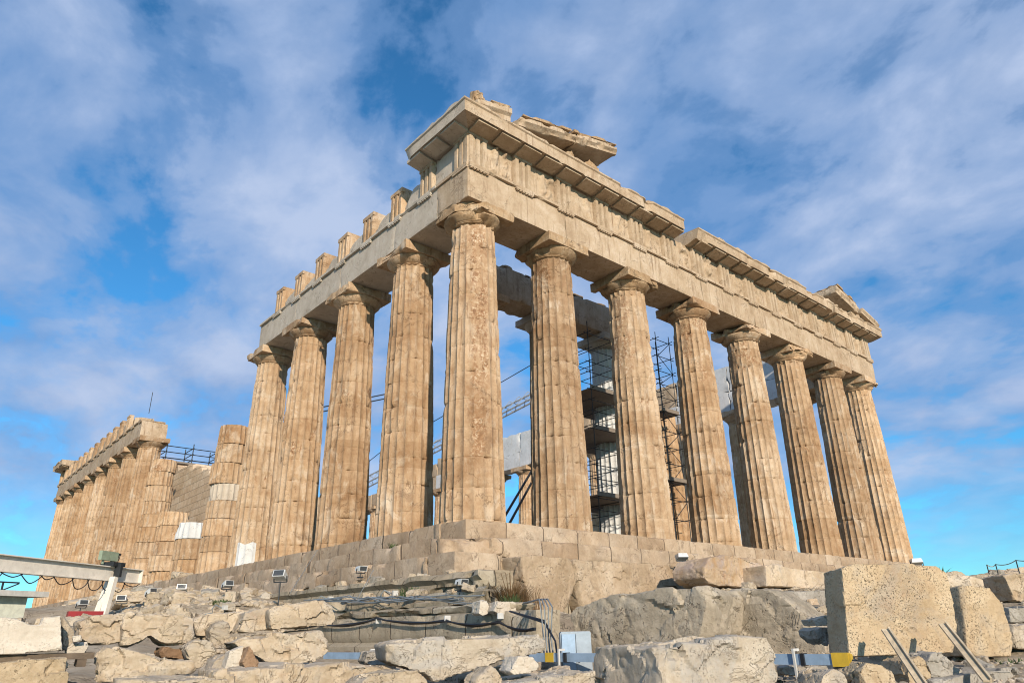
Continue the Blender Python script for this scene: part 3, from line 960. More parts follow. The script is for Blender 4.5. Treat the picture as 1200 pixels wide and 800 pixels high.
rbox('architrave_block', 'entab', temple, (1.9, 29.0, 67.6, 69.38, H + 0.004, 11.78), res=0.6, seed=190)
rbox('frieze', 'entab', temple, (0.3, 30.6, 67.8, 69.3, 11.79, 13.12), res=0.6, seed=191)


# frieze
def triglyph_mesh(seed, h=1.35, rough_=0.012, broken=0.0):
    pr = [(-0.4225, 0.30), (-0.4225, 0.13), (-0.36, 0.0), (-0.215, 0.0), (-0.145, 0.15), (-0.075, 0.0), (0.075, 0.0), (0.145, 0.15), (0.215, 0.0), (0.36, 0.0), (0.4225, 0.13), (0.4225, 0.30)]
    zs = np.concatenate([np.linspace(0, h - 0.18, 9), [h - 0.17, h]])
    V, F = [], []
    n = len(pr)
    for z in zs:
        for (x, y) in pr:
            if z > h - 0.175:
                y = min(y, -0.015) if y < 0.2 else y
            V.append((x, y, z))
    for i in range(len(zs) - 1):
        for k in range(n):
            F.append((i * n + k, i * n + (k + 1) % n, (i + 1) * n + (k + 1) % n, (i + 1) * n + k))
    F.append(tuple(range(n - 1, -1, -1)))
    F.append(tuple(range((len(zs) - 1) * n, len(zs) * n)))
    V = np.array(V)
    V = rough_verts(V, rough_, 4.0, seed)
    if broken:
        V[:, 2] -= np.where(V[:, 2] > h * 0.75, broken * fbm(V * 2.5, 2, seed + 7), 0)
    return V, F


def metope_mesh(seed, wid, h=1.34, amp=0.13, n=30):
    rnd = random.Random(seed)
    X, Z = np.meshgrid(np.linspace(-wid / 2, wid / 2, n), np.linspace(0, h, n), indexing='ij')
    hgt = np.zeros_like(X)
    for _ in range(rnd.choice((2, 2, 3))):     # weathered figures: bodies, limbs, a head each
        px, pz = rnd.uniform(-0.38, 0.38), rnd.uniform(0.5, 0.75)
        lean = rnd.uniform(-0.35, 0.35)
        segs = [((px, pz), (px + lean * 0.5, pz + 0.35), 0.14), ((px, pz), (px - lean + rnd.uniform(-.2, .2), 0.12), 0.085), ((px, pz), (px + rnd.uniform(-.3, .3), 0.08), 0.08),
                ((px + lean * 0.5, pz + 0.32), (px + rnd.uniform(-.4, .4), pz + rnd.uniform(0, .4)), 0.055), ((px + lean * 0.6, pz + 0.46), (px + lean * 0.6, pz + 0.5), 0.085)]
        a_ = rnd.uniform(0.3, 1.0)
        for (p, q, r) in segs:
            d = np.array(q) - np.array(p)
            t = np.clip(((X - p[0]) * d[0] + (Z - p[1]) * d[1]) / (d @ d), 0, 1)
            dist = np.hypot(X - p[0] - t * d[0], Z - p[1] - t * d[1])
            hgt = np.maximum(hgt, a_ * np.sqrt(np.clip(1 - (dist / r) ** 2, 0, 1)))
    pts = np.stack([X.ravel(), 0 * X.ravel(), Z.ravel()], 1)
    er = fbm(pts * 3.2, 3, seed).reshape(X.shape)
    er2 = fbm(pts * 9, 3, seed + 1).reshape(X.shape)
    hgt = hgt * sstep(0.38, 0.56, er) * amp + (er - 0.5) * 0.05 + (er2 - 0.5) * 0.035
    Y = -hgt
    V = np.stack([X.ravel(), Y.ravel(), Z.ravel()], 1).tolist()
    F = []
    for i in range(n - 1):
        for j in range(n - 1):
            F.append((i * n + j, (i + 1) * n + j, (i + 1) * n + j + 1, i * n + j + 1))
    k = len(V)
    V += [(-wid / 2, 0.12, 0), (wid / 2, 0.12, 0), (wid / 2, 0.12, h), (-wid / 2, 0.12, h)]
    F += [(k, k + 1, k + 2, k + 3)]
    F += [tuple([i * n for i in range(n - 1, -1, -1)] + [k, k + 1])]
    F += [tuple([i * n + n - 1 for i in range(n)] + [k + 2, k + 3])]
    F += [tuple([j for j in range(n)] + [k + 3, k])]
    F += [tuple([(n - 1) * n + j for j in range(n - 1, -1, -1)] + [k + 1, k + 2])]
    return V, F


fE = rbox('frieze', 'entab', temple, (0.32, 30.56, 0.36, 1.8, 11.786, 13.12), res=0.5, seed=200)
for i, c in enumerate(TRI_E):
    V, F = triglyph_mesh(210 + i, rough_=0.009)
    mk('triglyph', V, F, 'entab', fE, (c, 0.10, 11.786), sharp=30)
for i in range(14):
    a, b = TRI_E[i] + 0.425, TRI_E[i + 1] - 0.425
    V, F = metope_mesh(230 + i, b - a, amp=1.3 * [0.17, 0.10, 0.06, 0.13, 0.08, 0.15, 0.16, 0.10, 0.09, 0.12, 0.08, 0.1, 0.09, 0.12][i])
    mk('metope', V, F, 'entab', fE, ((a + b) / 2, 0.25, 11.786), sharp=60)

fS = rbox('frieze', 'newgrey', temple, (0.62, 1.75, 1.81, 15.9, 11.786, 12.42), res=0.2, amp=0.03, chip=0.25, cw=0.2, seed=201, cfreq=0.8)
RS = (0, 0, -math.pi / 2)
for i, c in enumerate(TRI_S):
    V, F = triglyph_mesh(260 + i, rough_=0.008, h=[1.35, 1.30, 1.28, 1.27, 1.30, 1.26, 1.27, 1.28][i], broken=0.10 if i > 1 else 0)
    if i > 1:
        V = np.array(V)
        V[:, 1] = np.where(V[:, 1] > 0.2, 1.25, V[:, 1])
    mk('triglyph', V, F, 'column' if i > 1 else 'entab', fS, (0.105, c, 11.786), rot=RS, sharp=30)
for i in range(7):
    a, b = TRI_S[i] + 0.43, TRI_S[i + 1] - 0.43
    hh = [1.33, 0.92, 0.70, 0.82, 0.72, 0.66, 0.74][i]
    V, F = rough_box(0.24, 0.55, a, b, 11.787, 11.787 + hh, res=0.09, amp=0.018, chip=0.10, cw=0.14, seed=280 + i)
    top = V[:, 2] > 11.787 + hh * 0.6
    if i > 0:
        sl = (V[:, 1] - (a + b) / 2) / (b - a)
        V[:, 2] += np.where(top, -0.45 * np.clip(np.abs(sl + 0.15) * 1.6, 0, 1) ** 2 + 0.10 * (fbm(V * 2, 2, 9) - 0.5), 0)
    mk('metope', V, F, 'newgrey', fS)
fW = rbox('frieze', 'entab', temple, (0.4, 1.8, SY[10] - 0.6, 67.75, 11.786, 12.95), res=0.5, amp=0.03, chip=0.2, seed=202)
for i, c in enumerate(TRI_W):
    if i < 2:
        continue
    V, F = triglyph_mesh(300 + i, rough_=0.012, h=1.34, broken=0.12)
    mk('triglyph', V, F, 'column', fW, (0.105, c, 11.786), rot=RS, sharp=30)
    if i < len(TRI_W) - 1:
        a, b = c + 0.43, TRI_W[i + 1] - 0.43
        if b - a > 0.3:
            V, F = rough_box(0.24, 0.45, a, b, 11.787, 12.75, res=0.2, amp=0.02, chip=0.12, seed=320 + i)
            mk('metope', V, F, 'entab', fW)

# cornice with its mutules
CP = [(0.16, 13.125), (0.02, 13.14), (-0.50, 13.24), (-0.545, 13.20), (-0.55, 13.25), (-0.55, 13.60), (-0.60, 13.64), (-0.60, 13.73), (0.6, 13.735), (1.9, 13.73), (1.9, 13.13)]


def cornice(axis_, a, b, mat, seed, mitre=False, mut=()):
    xs_ = np.linspace(a, b, max(2, int((b - a) / 0.16)))
    V, F = extrude_x(CP, xs_)
    n = len(CP)
    if mitre:
        for i, x in enumerate(xs_):
            for k in range(n):
                V[i * n + k, 0] = max(V[i * n + k, 0], V[i * n + k, 1])
    V = rough_verts(V, 0.007, 2.6, seed)
    nc_ = fbm(V * 1.4, 3, seed + 40)
    edge = (V[:, 1] < -0.4)
    V[:, 1] += np.where(edge, 0.16 * sstep(0.60, 0.72, nc_), 0)
    V[:, 2] += np.where((V[:, 2] > 13.68), 0.10 * sstep(0.5, 0.7, fbm(V * 2.1, 3, seed + 60)) - 0.03, 0)
    if axis_ == 'y':
        V = V[:, [1, 0, 2]]
    else:
        F = [q[::-1] for q in F]
    o = mk('cornice', V, F, mat, temple, sharp=30)
    for q, c in enumerate(mut):
        v = [(c - 0.42, 0.10, 13.04), (c + 0.42, 0.10, 13.04), (c + 0.42, -0.47, 13.13), (c - 0.42, -0.47, 13.13),
             (c - 0.42, 0.10, 13.16), (c + 0.42, 0.10, 13.16), (c + 0.42, -0.47, 13.25), (c - 0.42, -0.47, 13.25)]
        f = [(0, 1, 2, 3), (7, 6, 5, 4), (0, 4, 5, 1), (1, 5, 6, 2), (2, 6, 7, 3), (3, 7, 4, 0)]
        v = rough_verts(np.array(v), 0.02, 2.0, seed + q)
        if axis_ == 'y':
            v = v[:, [1, 0, 2]]
            f = [p[::-1] for p in f]
        mk('mutule', v, f, mat, o, smooth=False)
    return o


MUT = sorted(TRI_E + [(TRI_E[i] + TRI_E[i + 1]) / 2 for i in range(14)])
cornice('x', -0.60, 11.5, 'entab', 400, True, [m for m in MUT if m < 11.2])
cornice('x', 12.55, 25.3, 'entab', 401, False, [m for m in MUT if 12.9 < m < 25])
V_ = cornice('x', 25.45, 31.43, 'entab', 402, False, [m for m in MUT if m > 25.6])
MS = sorted(TRI_S[:2] + [1.6])
cornice('y', -0.60, 3.05, 'newgrey', 403, True, MS)
MW = [66.2, 67.3, 68.4]
cornice('y', 65.6, 70.1, 'entab', 404, False, MW)

# pediment remains
RK = lambda x: 13.92 + 0.242 * x


def raking(x0, x1, y0, y1, th, seed, left=True, lift=0.0, mat='entab'):
    V, F = rough_box(x0, x1, y0, y1, 0, th, res=0.10, amp=0.008, chip=0.06, cw=0.10, seed=seed, thr=0.52)
    V[:, 1] += np.where((V[:, 2] < th * 0.5) & (V[:, 1] < y0 + 0.3), 0.10, 0)
    f = RK(V[:, 0]) if left else RK(30.88 - V[:, 0])
    V[:, 2] += f - th + lift
    return mk('raking_cornice', V, F, mat, temple)


raking(0.05, 1.62, -0.5, 0.9, 0.52, 420, lift=0.12)
rbox('raking_cornice', 'worn', temple, (0.02, 0.52, -0.46, 0.1, 14.0, 14.62), res=0.07, amp=0.05, chip=0.22, cw=0.2, seed=421)
raking(1.95, 4.9, -0.55, 1.2, 0.36, 422, lift=-0.13)
raking(4.92, 7.35, -0.58, 1.2, 0.38, 423, lift=-0.13)
for (x0, x1, lf, y0, dz) in [(2.05, 4.6, True, -0.60, -0.13), (4.7, 7.25, True, -0.62, -0.13), (0.6, 1.6, True, -0.56, 0.12), (26.3, 28.7, False, -0.62, 0.12)]:
    V, F = rough_box(x0, x1, y0, 0.7, 0.004, 0.13, res=0.10, amp=0.010, chip=0.10, cw=0.10, seed=int(x0 * 7), cfreq=1.5, thr=0.42)
    V[:, 2] += (RK(V[:, 0]) if lf else RK(30.88 - V[:, 0])) + dz
    mk('roof_edge_slab', V, F, 'worn', temple)
for k, (x0, x1, z1) in enumerate([(1.65, 3.3, 14.18), (3.32, 5.2, 14.6), (5.22, 6.95, 14.95)]):
    V, F = rough_box(x0, x1, 0.55, 1.15, 13.73, z1, res=0.12, amp=0.02, chip=0.1, seed=430 + k)
    mk('tympanum', V, F, 'entab', temple)
rbox('tympanum', 'worn', temple, (6.2, 7.05, -0.1, 0.54, 13.74, 14.3), res=0.1, amp=0.05, chip=0.2, cw=0.25, seed=436)
rbox('tympanum', 'worn', temple, (1.9, 2.7, -0.3, 0.5, 13.74, 14.05), res=0.1, amp=0.05, chip=0.2, cw=0.25, seed=437)
raking(26.25, 28.9, -0.55, 1.2, 0.40, 440, left=False, lift=0.12)
raking(29.3, 31.45, -0.58, 1.2, 0.34, 441, left=False, lift=0.32)
for k, (x0, x1, z1) in enumerate([(28.3, 29.6, 14.3), (29.62, 31.0, 14.15)]):
    rbox('tympanum', 'entab', temple, (x0, x1, -0.25, 1.0, 13.73, z1), res=0.12, amp=0.03, chip=0.15, seed=444 + k)
horse = [(0.0, 0.0), (0.5, 0.0), (0.46, 0.28), (0.62, 0.30), (0.86, 0.10), (1.0, 0.16), (0.98, 0.32), (0.74, 0.62), (0.60, 0.74), (0.54, 0.86), (0.46, 0.72), (0.2, 0.6), (0.02, 0.35)]
for k, (x, y, sc_, rz) in enumerate([(4.55, -0.2, 0.95, 0.2), (5.5, -0.05, 0.8, -0.5)]):
    em = rock_mesh([(a * sc_, b * sc_) for a, b in horse], 0.38, 450 + k, 0.04, 0, 0, vox=0.02)
    em.name = 'horse_head'
    em.materials.append(M['worn'])
    o = bpy.data.objects.new('horse_head', em)
    o.location = (x, y, 13.74)
    o.rotation_euler = (0, 0, rz)
    link(o, temple)

# inner porch columns and their beam
PRON = [(5.4, 'white', 9.95, 0), (9.17, 'white', 9.95, 1), (13.35, 'white', 9.95, 2)]
for (x, mt, top, k) in PRON:
    V, F = shaft_mesh(500 + k, 0.825, 0.64, 0.0, 9.25, H=9.25, seg=6, rows=5, wear=0.3, dh=0.95)
    c = mk('column', V, F, 'column' if k != 2 else 'white', temple, (x, 6.2, 0.70), sharp=50)
    V, F = capital_mesh(510 + k, rough=0.12, Rn=0.64, z0=9.22, hab=0.33, half=0.93, res=0.7)
    mk('capital', V, F, 'newgrey' if k else 'column', c, sharp=45)
V, F = shaft_mesh(505, 0.825, 0.64, 0.0, 6.9, H=9.25, seg=6, rows=5, wear=0.6, dh=0.95, broken=0.2)
mk('column', V, F, 'column', temple, (17.53, 6.2, 0.70), sharp=50)
for k, (a, b) in enumerate([(4.9, 9.2), (9.22, 14.1)]):
    rbox('architrave_block', 'entab', temple, (a, b, 5.5, 6.85, 10.64, 12.15), res=0.14, amp=0.02, chip=0.12, cw=0.16, seed=520 + k)
rnd = random.Random(8)
for x in (6.2, 7.6, 8.1, 9.6, 10.6, 12.4):
    rbox('frieze', 'worn', temple, (x, x + rnd.uniform(.5, 1.0), 5.6, 6.6, 12.14, 12.14 + rnd.uniform(.08, .22)), res=0.12, amp=0.03, chip=0.1, seed=int(x * 10))
rbox('cella_wall', 'wall', temple, (19.6, 26.2, 10.5, 11.6, 0.7, 2.1), res=0.3, amp=0.03, chip=0.2, seed=530)


def cella(b, seed, steps):
    V, F = rough_box(*b, res=0.45, amp=0.03, chip=0.1, seed=seed)
    lo, hi = b[4], b[5]
    ax = 1 if b[3] - b[2] > b[1] - b[0] else 0
    c0, c1 = (b[2], b[3]) if ax else (b[0], b[1])
    t = (V[:, ax] - c0) / (c1 - c0)
    hs = np.interp(t, np.linspace(0, 1, len(steps)), steps)
    hs = np.round(hs / 0.52) * 0.52
    V[:, 2] = lo + (V[:, 2] - lo) / (hi - lo) * hs
    return mk('cella_wall', V, F, 'wall', temple)


cella((4.6, 5.75, 33.5, 64, 0.7, 10), 540, [5.2, 7.8, 8.6, 9.2, 9.4, 9.6, 9.4, 9.9, 10.2])
cella((5.75, 25.2, 59.0, 60.2, 0.7, 10), 541, [9.8, 10.3, 10.4, 10.4, 10.4, 9.9, 9.5])
cella((25.2, 26.3, 44, 64, 0.7, 10), 542, [2.0, 3.2, 4.6, 6.2, 7.8, 8.6])
Mesh().tube([(-0.9, 37.6, 13.0), (-0.9, 37.6, 14.3)], 0.02)
Mesh().tube([(1.0, 41.2, 12.9), (1.0, 41.2, 14.6)], 0.025).obj('lightning_rod', 'steel', temple)

# columns of the south side that no longer carry anything
RC = [
    (5, 7.5, [0, 1, 2, 3, 4, 5, 6, 7], 'tallest of the free-standing column stumps, with one greyer drum halfway up', {4: 'newgrey'}),
    (6, 2.95, [0, 1, 2], 'low column stump topped by a bright new white drum', {2: 'white'}),
    (7, 4.1, [0, 1, 2, 3, 4], 'stump of worn drums between the white-topped stump and a taller broken column', {}),
    (8, 8.1, [0, 1, 2, 3, 4, 5, 6, 7, 8], 'broken column without capital, close beside the first capital of the far colonnade', {}),
]
for (i, top, ks, lab, special) in RC:
    t = empty('ruined_column', (1.01, SY[i], 0), 0, lab, 'column', 'broken free-standing columns on the south side')
    n = len(ks)
    rnd = random.Random(700 + i)
    hts = [rnd.uniform(0.8, 1.15) for _ in ks]
    s_ = top / sum(hts)
    z = 0.0
    for q, hh in enumerate(hts):
        hh *= s_
        V, F = shaft_mesh(600 + i * 20 + q, CR, CT, z + 0.012, z + hh - 0.014, seg=6, rows=6, dh=50.0, joint_off=-20.0, wear=0.55 if q % 3 else 0.9, broken=0.12 if q == n - 1 else 0.0)
        V = np.array(V)
        V[:, 2] -= z
        m_ = special.get(q, 'column')
        rr = rnd.uniform(0.97, 1.01) if m_ != 'white' else 1.03
        V[:, :2] *= rr
        mk('drum', V, F, m_, t, (rnd.uniform(-.06, .06), rnd.uniform(-.06, .06), z), (0, 0, rnd.uniform(-.06, .06)), sharp=50)
        z += hh


# ------------------------------------------------------------ scaffolding in the porch
def scaffold(name, label, xs, ys, z0, levels, decks, top, group=None, braces=True, r=0.021, deck_x=None):
    t = empty(name, (xs[0], ys[0], z0), 0, label, 'scaffolding', group)
    ox, oy, oz = xs[0], ys[0], z0
    for x in xs:
        for y in ys:
            Mesh().tube([(x - ox, y - oy, 0), (x - ox, y - oy, top - z0)], r).obj('upright', 'steel', t, smooth=True)
    for z in levels:
        for y in ys:
            Mesh().tube([(-0.25, y - oy, z - oz), (xs[-1] - ox + 0.25, y - oy, z - oz)], r * 0.9).obj('ledger', 'steel', t, smooth=True)
        for x in xs:
            Mesh().tube([(x - ox, -0.2, z - oz + 0.06), (x - ox, ys[-1] - oy + 0.2, z - oz + 0.06)], r * 0.9).obj('transom', 'steel', t, smooth=True)
    for z in decks:
        m = Mesh()
        a, b = (xs[0], xs[-1]) if deck_x is None else deck_x
        n = 5
        for k in range(n):
            y0 = ys[0] + (ys[-1] - ys[0]) * k / n
            m.box(a - ox - 0.1, b - ox + 0.1, y0 - oy + 0.01, y0 - oy + (ys[-1] - ys[0]) / n - 0.01, z - oz + 0.09, z - oz + 0.14)
        m.box(a - ox - 0.1, b - ox + 0.1, -0.06, -0.03, z - oz + 0.10, z - oz + 0.28)
        m.obj('deck', 'plank', t)
    if braces:
        for i in range(len(levels) - 1):
            a, b = levels[i], levels[i + 1]
            if i % 2:
                a, b = b, a
            Mesh().tube([(xs[-2] - ox, -0.04, a - oz), (xs[-1] - ox, -0.04, b - oz)], r * 0.8).obj('brace', 'steel', t, smooth=True)
    return t


scaffold('scaffolding', 'dark tube scaffolding with plank decks wrapped round the white inner column', [10.4, 12.2, 14.6], [4.55, 7.9], 0.7,
         [1.7, 2.2, 3.0, 3.6, 4.3, 5.2, 6.0, 6.5, 7.0, 7.8, 8.3, 8.9, 9.7], [2.2, 5.1, 6.9], 10.3)
scaffold('scaffolding', 'narrow dark scaffold tower with a ladder-like side and small decks beside the broken inner column', [15.5, 16.6], [4.55, 5.4], 0.7,
         [1.7, 2.6, 3.4, 4.3, 5.1, 5.9, 6.8, 7.6, 8.3, 9.0, 9.8, 10.7], [3.4, 6.8], 11.1)
scaffold('scaffolding', 'light scaffolding rails showing above the broken cella wall behind the stumps', [7.0, 9.5, 12.0, 14.5], [58.2, 60.8], 10.6, [13.5, 14.1, 14.7], [13.0], 15.2, braces=False, r=0.05)
Mesh().tube([(5.0, 4.8, 0.75), (8.6, 6.6, 3.55)], 0.05)
for k, (a, b) in enumerate([((5.1, 4.7, 0.72), (9.0, 6.95, 3.75)), ((5.55, 4.75, 0.72), (8.9, 6.9, 3.2))]):
    m = Mesh().tube([Vector(a) - Vector(a), Vector(b) - Vector(a)], 0.05, 8)
    m.box(-0.15, 0.15, -0.15, 0.15, -0.01, 0.02)
    tag(m.obj('shoring_strut', 'steel', None, a, smooth=True), ['upper of two dark slanting steel struts behind the corner column',
        'lower of two dark slanting steel struts behind the corner column'][k], 'strut', 'steel shoring struts')

# crane inside the ruin
cr = empty('crane', (17.2, 41.5, 0.7), 0, 'grey lattice crane boom rising between the columns inside the ruin', 'crane')
a, b = Vector((0.35, -3.0, 7.7)), Vector((2.6, -25.5, 11.4))
d = (b - a).normalized()
s = d.cross(Vector((0, 0, 1))).normalized()
u = s.cross(d)
ch = [s * 0.4, s * -0.4, u * 0.75]
j = Mesh()
for c in ch:
    j.tube([a + c, b + c * 0.6], 0.06, 6)
nb = 26
for k in range(nb):
    p, q = a.lerp(b, k / nb), a.lerp(b, (k + 1) / nb)
    for c0, c1 in ((0, 2), (2, 1), (1, 0)):
        j.tube([p + ch[c0], q + ch[c1]], 0.025, 4)
j.obj('jib', 'crane', cr)
m = Mesh().box(-0.9, 0.9, -0.9, 0.9, 0.0, 0.5).box(-0.7, 0.7, -1.6, 1.0, 0.5, 1.6)
m.obj('base', 'crane', cr)
m = Mesh()
for sx_, sy_ in ((-.4, -.4), (.4, -.4), (.4, .4), (-.4, .4)):
    m.bar((sx_, sy_, 1.5), (sx_, sy_, 8.2), 0.12)
for k in range(8):
    z = 1.5 + k * 0.83
    m.bar((-.4, -.4, z), (.4, -.4, z + 0.83), 0.05).bar((.4, .4, z), (-.4, .4, z + 0.83), 0.05).bar((-.4, .4, z), (-.4, -.4, z + 0.83), 0.05).bar((.4, -.4, z), (.4, .4, z + 0.83), 0.05)
m.bar((0, -0.4, 8.0), (0.35, -3.0, 7.9), 0.2).obj('mast', 'crane', cr)
Mesh().tube([(0, 0, 8.4), (0.6, -6, 10.4), (2.4, -23, 13.6)], 0.03).obj('stay_rope', 'steel', cr)
Mesh().tube([(2.5, -25, 11.5), (2.5, -25, 6.0)], 0.02).obj('hoist_rope', 'steel', cr)
c0, c1 = Vector((7.5, 36.6, 12.0)), Vector((17.6, 31.35, 15.15))
m = Mesh()
for dz in (0, 0.38):
    m.tube([c0 + Vector((0, 0, dz)), c1 + Vector((0, 0, dz))], 0.05, 6)
for k in range(9):
    p = c0.lerp(c1, k / 8)
    m.bar(p, p + Vector((0, 0, 0.38)), 0.03)
m.bar(c0, (7.5, 36.6, 0.7), 0.16).bar(c1, (17.6, 31.35, 0.7), 0.16)
tag(m.obj('cable_gantry', 'steel', None), 'pair of thin dark rails slung high across the ruin, seen between the south columns', 'gantry')

# ------------------------------------------------------------ terrace wall with cables
tw = empty('terrace_wall', (-3.6, -1.0, -3.5), 0, 'long low grey wall of squared foundation blocks carrying a black cable bundle', 'wall')
V, F = rough_box(0.0, 0.55, -5.6, 10.0, -0.3, 1.0, res=0.08, amp=0.012, chip=0.12, cw=0.12, seed=801, cfreq=1.4)
V[:, 0] -= np.where((V[:, 2] < 0.46) & (V[:, 0] < 0.2), 0.06, 0)
V[:, 0] += np.where((np.abs(V[:, 2] - 0.5) < 0.05) & (V[:, 0] < 0.2), 0.05, 0)
mk('course', V, F, 'found', tw)
V, F = rough_box(0.06, 0.75, -4.9, 9.0, 1.0, 1.14, res=0.08, amp=0.03, chip=0.12, cw=0.12, seed=803, cfreq=1.4)
mk('capping', V, F, 'found', tw)


def droop(pts, n=10, sag=0.05, wob=0.02, seed=0):
    rnd = random.Random(seed)
    out = []
    pts = [Vector(p) for p in pts]
    for i in range(len(pts) - 1):
        for k in range(n):
            t = k / n
            p = pts[i].lerp(pts[i + 1], t)
            p.z -= sag * 4 * t * (1 - t)
            p += Vector((rnd.uniform(-wob, wob) * 0.5, rnd.uniform(-wob, wob), rnd.uniform(-wob, wob) * 0.4))
            out.append(p)
    out.append(pts[-1])
    return out


cb = empty('cable_bundle', (-3.7, -1.0, -2.6), 0, 'black cable bundle hung in shallow loops along the grey terrace wall', 'cable')
for k in range(6):
    dx, dz = (k % 3) * 0.022, (k // 3) * 0.022
    pts = [(-0.02 + dx, 9.0, 0.05 + dz), (-0.02 + dx, 4.6, 0.02 + dz), (-0.02 + dx, 1.6, -0.02 + dz), (-0.02 + dx, -0.9, 0.06 + dz), (-0.02 + dx, -3.3, -0.03 + dz), (-0.02 + dx, -4.8, -0.08 + dz), (-0.1 + dx, -5.75, -0.2 + dz)]
    Mesh().tube(droop(pts, 8, 0.035 + 0.012 * k, 0.012, k), 0.013, 6).obj('cable', 'cable', cb, smooth=True)
for y in (1.6, -0.9, -3.3, -4.8):
    Mesh().box(-0.035, 0.09, y - 0.012, y + 0.012, -0.025, 0.065).obj('cable_tie', 'lampbody', cb)
cw_ = empty('conduit_bundle', (-3.1, -1.0, -2.05), 0, 'loose grey conduits snaking over the ledge stones above the black cables', 'cable')
for k in range(7):
    rnd = random.Random(40 + k)
    pts = [(-0.05 - 0.03 * k, 2.2 + 0.2 * k, 0.05)]
    y = 2.0
    for q in range(6):
        y -= rnd.uniform(0.7, 1.15)
        pts.append((-0.03 - 0.04 * k + rnd.uniform(-0.08, 0.08), y, 0.02 + rnd.uniform(-0.10, 0.06) - 0.045 * q))
    Mesh().tube(droop(pts, 7, 0.02, 0.008, k), 0.012, 6).obj('conduit', 'conduit', cw_, smooth=True)
dr = empty('conduit_drop', (-4.15, -7.55, -2.4), 0, 'grey conduits bending down from the wall end beside the cabinet', 'cable')
for k in range(4):
    Mesh().tube([(0.95 + .03 * k, 1.7, 0.02), (0.5, 0.9, 0.03), (0.15 - .03 * k, 0.25 + .03 * k, 0.02), (0.0 - .03 * k, 0.05 * k, -0.10), (-0.05 - .02 * k, 0.03 * k, -0.5), (0.02 - .045 * k, 0.03 * k, -1.0)], 0.012, 6).obj('conduit', 'conduit', dr, smooth=True)
for k in range(2):
    Mesh().tube([(0.3, 1.3, -0.12), (0.02, 0.2, -0.28 - .03 * k), (-0.16, -0.2, -0.55), (-0.24, -0.32, -0.8)], 0.014, 6).obj('cable', 'cable', dr, smooth=True)

# blue rail with a yellow end
rail = empty('guard_rail', (-4.2, -11.55, -3.6), 0, 'blue-grey square rail with a yellow cap, running low behind the front blocks', 'rail')
A, B = Vector((-0.02, -0.1, 0.47)), Vector((-1.5, 7.9, 0.47))
Mesh().bar(A, B, 0.07, 0.10).obj('rail', 'bluesteel', rail)
d = (B - A).normalized()
Mesh().bar(A - d * 0.16, A, 0.105, 0.125).bar(A - d * 0.18, A - d * 0.16, 0.08, 0.10).obj('end_cap', 'yellow', rail)
for t in (0.35, 3.3, 3.9, 6.9):
    p = A + d * t
    m = Mesh().bar((p.x - 0.07, p.y, -0.1), (p.x - 0.07, p.y, 0.56), 0.022)
    m.bar((p.x - 0.08, p.y, 0.56), (p.x + 0.03, p.y, 0.56), 0.025)
    m.obj('post', 'whitepaint', rail)
    Mesh().bar((p.x + 0.0, p.y - 0.05, 0.47), (p.x, p.y - 0.09, 0.47), 0.085, 0.115).obj('clip', 'cable', rail)
Mesh().bar(A + d * 3.42, A + d * 3.55, 0.085, 0.11).obj('sleeve', 'yellow', rail)
hose = Mesh().tube([(0.0, -0.22, 0.47), (0.03, -0.36, 0.42), (0.02, -0.44, 0.28), (-0.03, -0.4, 0.12), (-0.1, -0.22, 0.05), (-0.2, 0.05, 0.06), (-0.3, 0.4, 0.1)], 0.024, 8)
hose.obj('hose', 'cable', rail, smooth=True)

cab = empty('cabinet', (-4.48, -8.3, -3.5), math.radians(-40), 'blue-grey metal electrical cabinet standing behind the rail', 'cabinet')
bm = bmesh.new()
bmesh.ops.create_cube(bm, size=1)
bmesh.ops.scale(bm, vec=(0.40, 0.28, 0.67), verts=bm.verts)
bmesh.ops.translate(bm, vec=(0, 0, 0.335), verts=bm.verts)
bmesh.ops.bevel(bm, geom=bm.edges[:], offset=0.012, segments=2, affect='EDGES')
me = bpy.data.meshes.new('body'); bm.to_mesh(me); bm.free(); me.materials.append(M['cabinet'])
link(bpy.data.objects.new('body', me), cab)
Mesh().box(-0.0, 0.185, -0.158, -0.143, 0.03, 0.64).obj('door', 'cabinet', cab)
Mesh().box(-0.185, -0.012, -0.153, -0.143, 0.03, 0.64).obj('door', 'bluesteel', cab)
Mesh().box(0.02, 0.035, -0.175, -0.159, 0.30, 0.38).obj('handle', 'cable', cab)


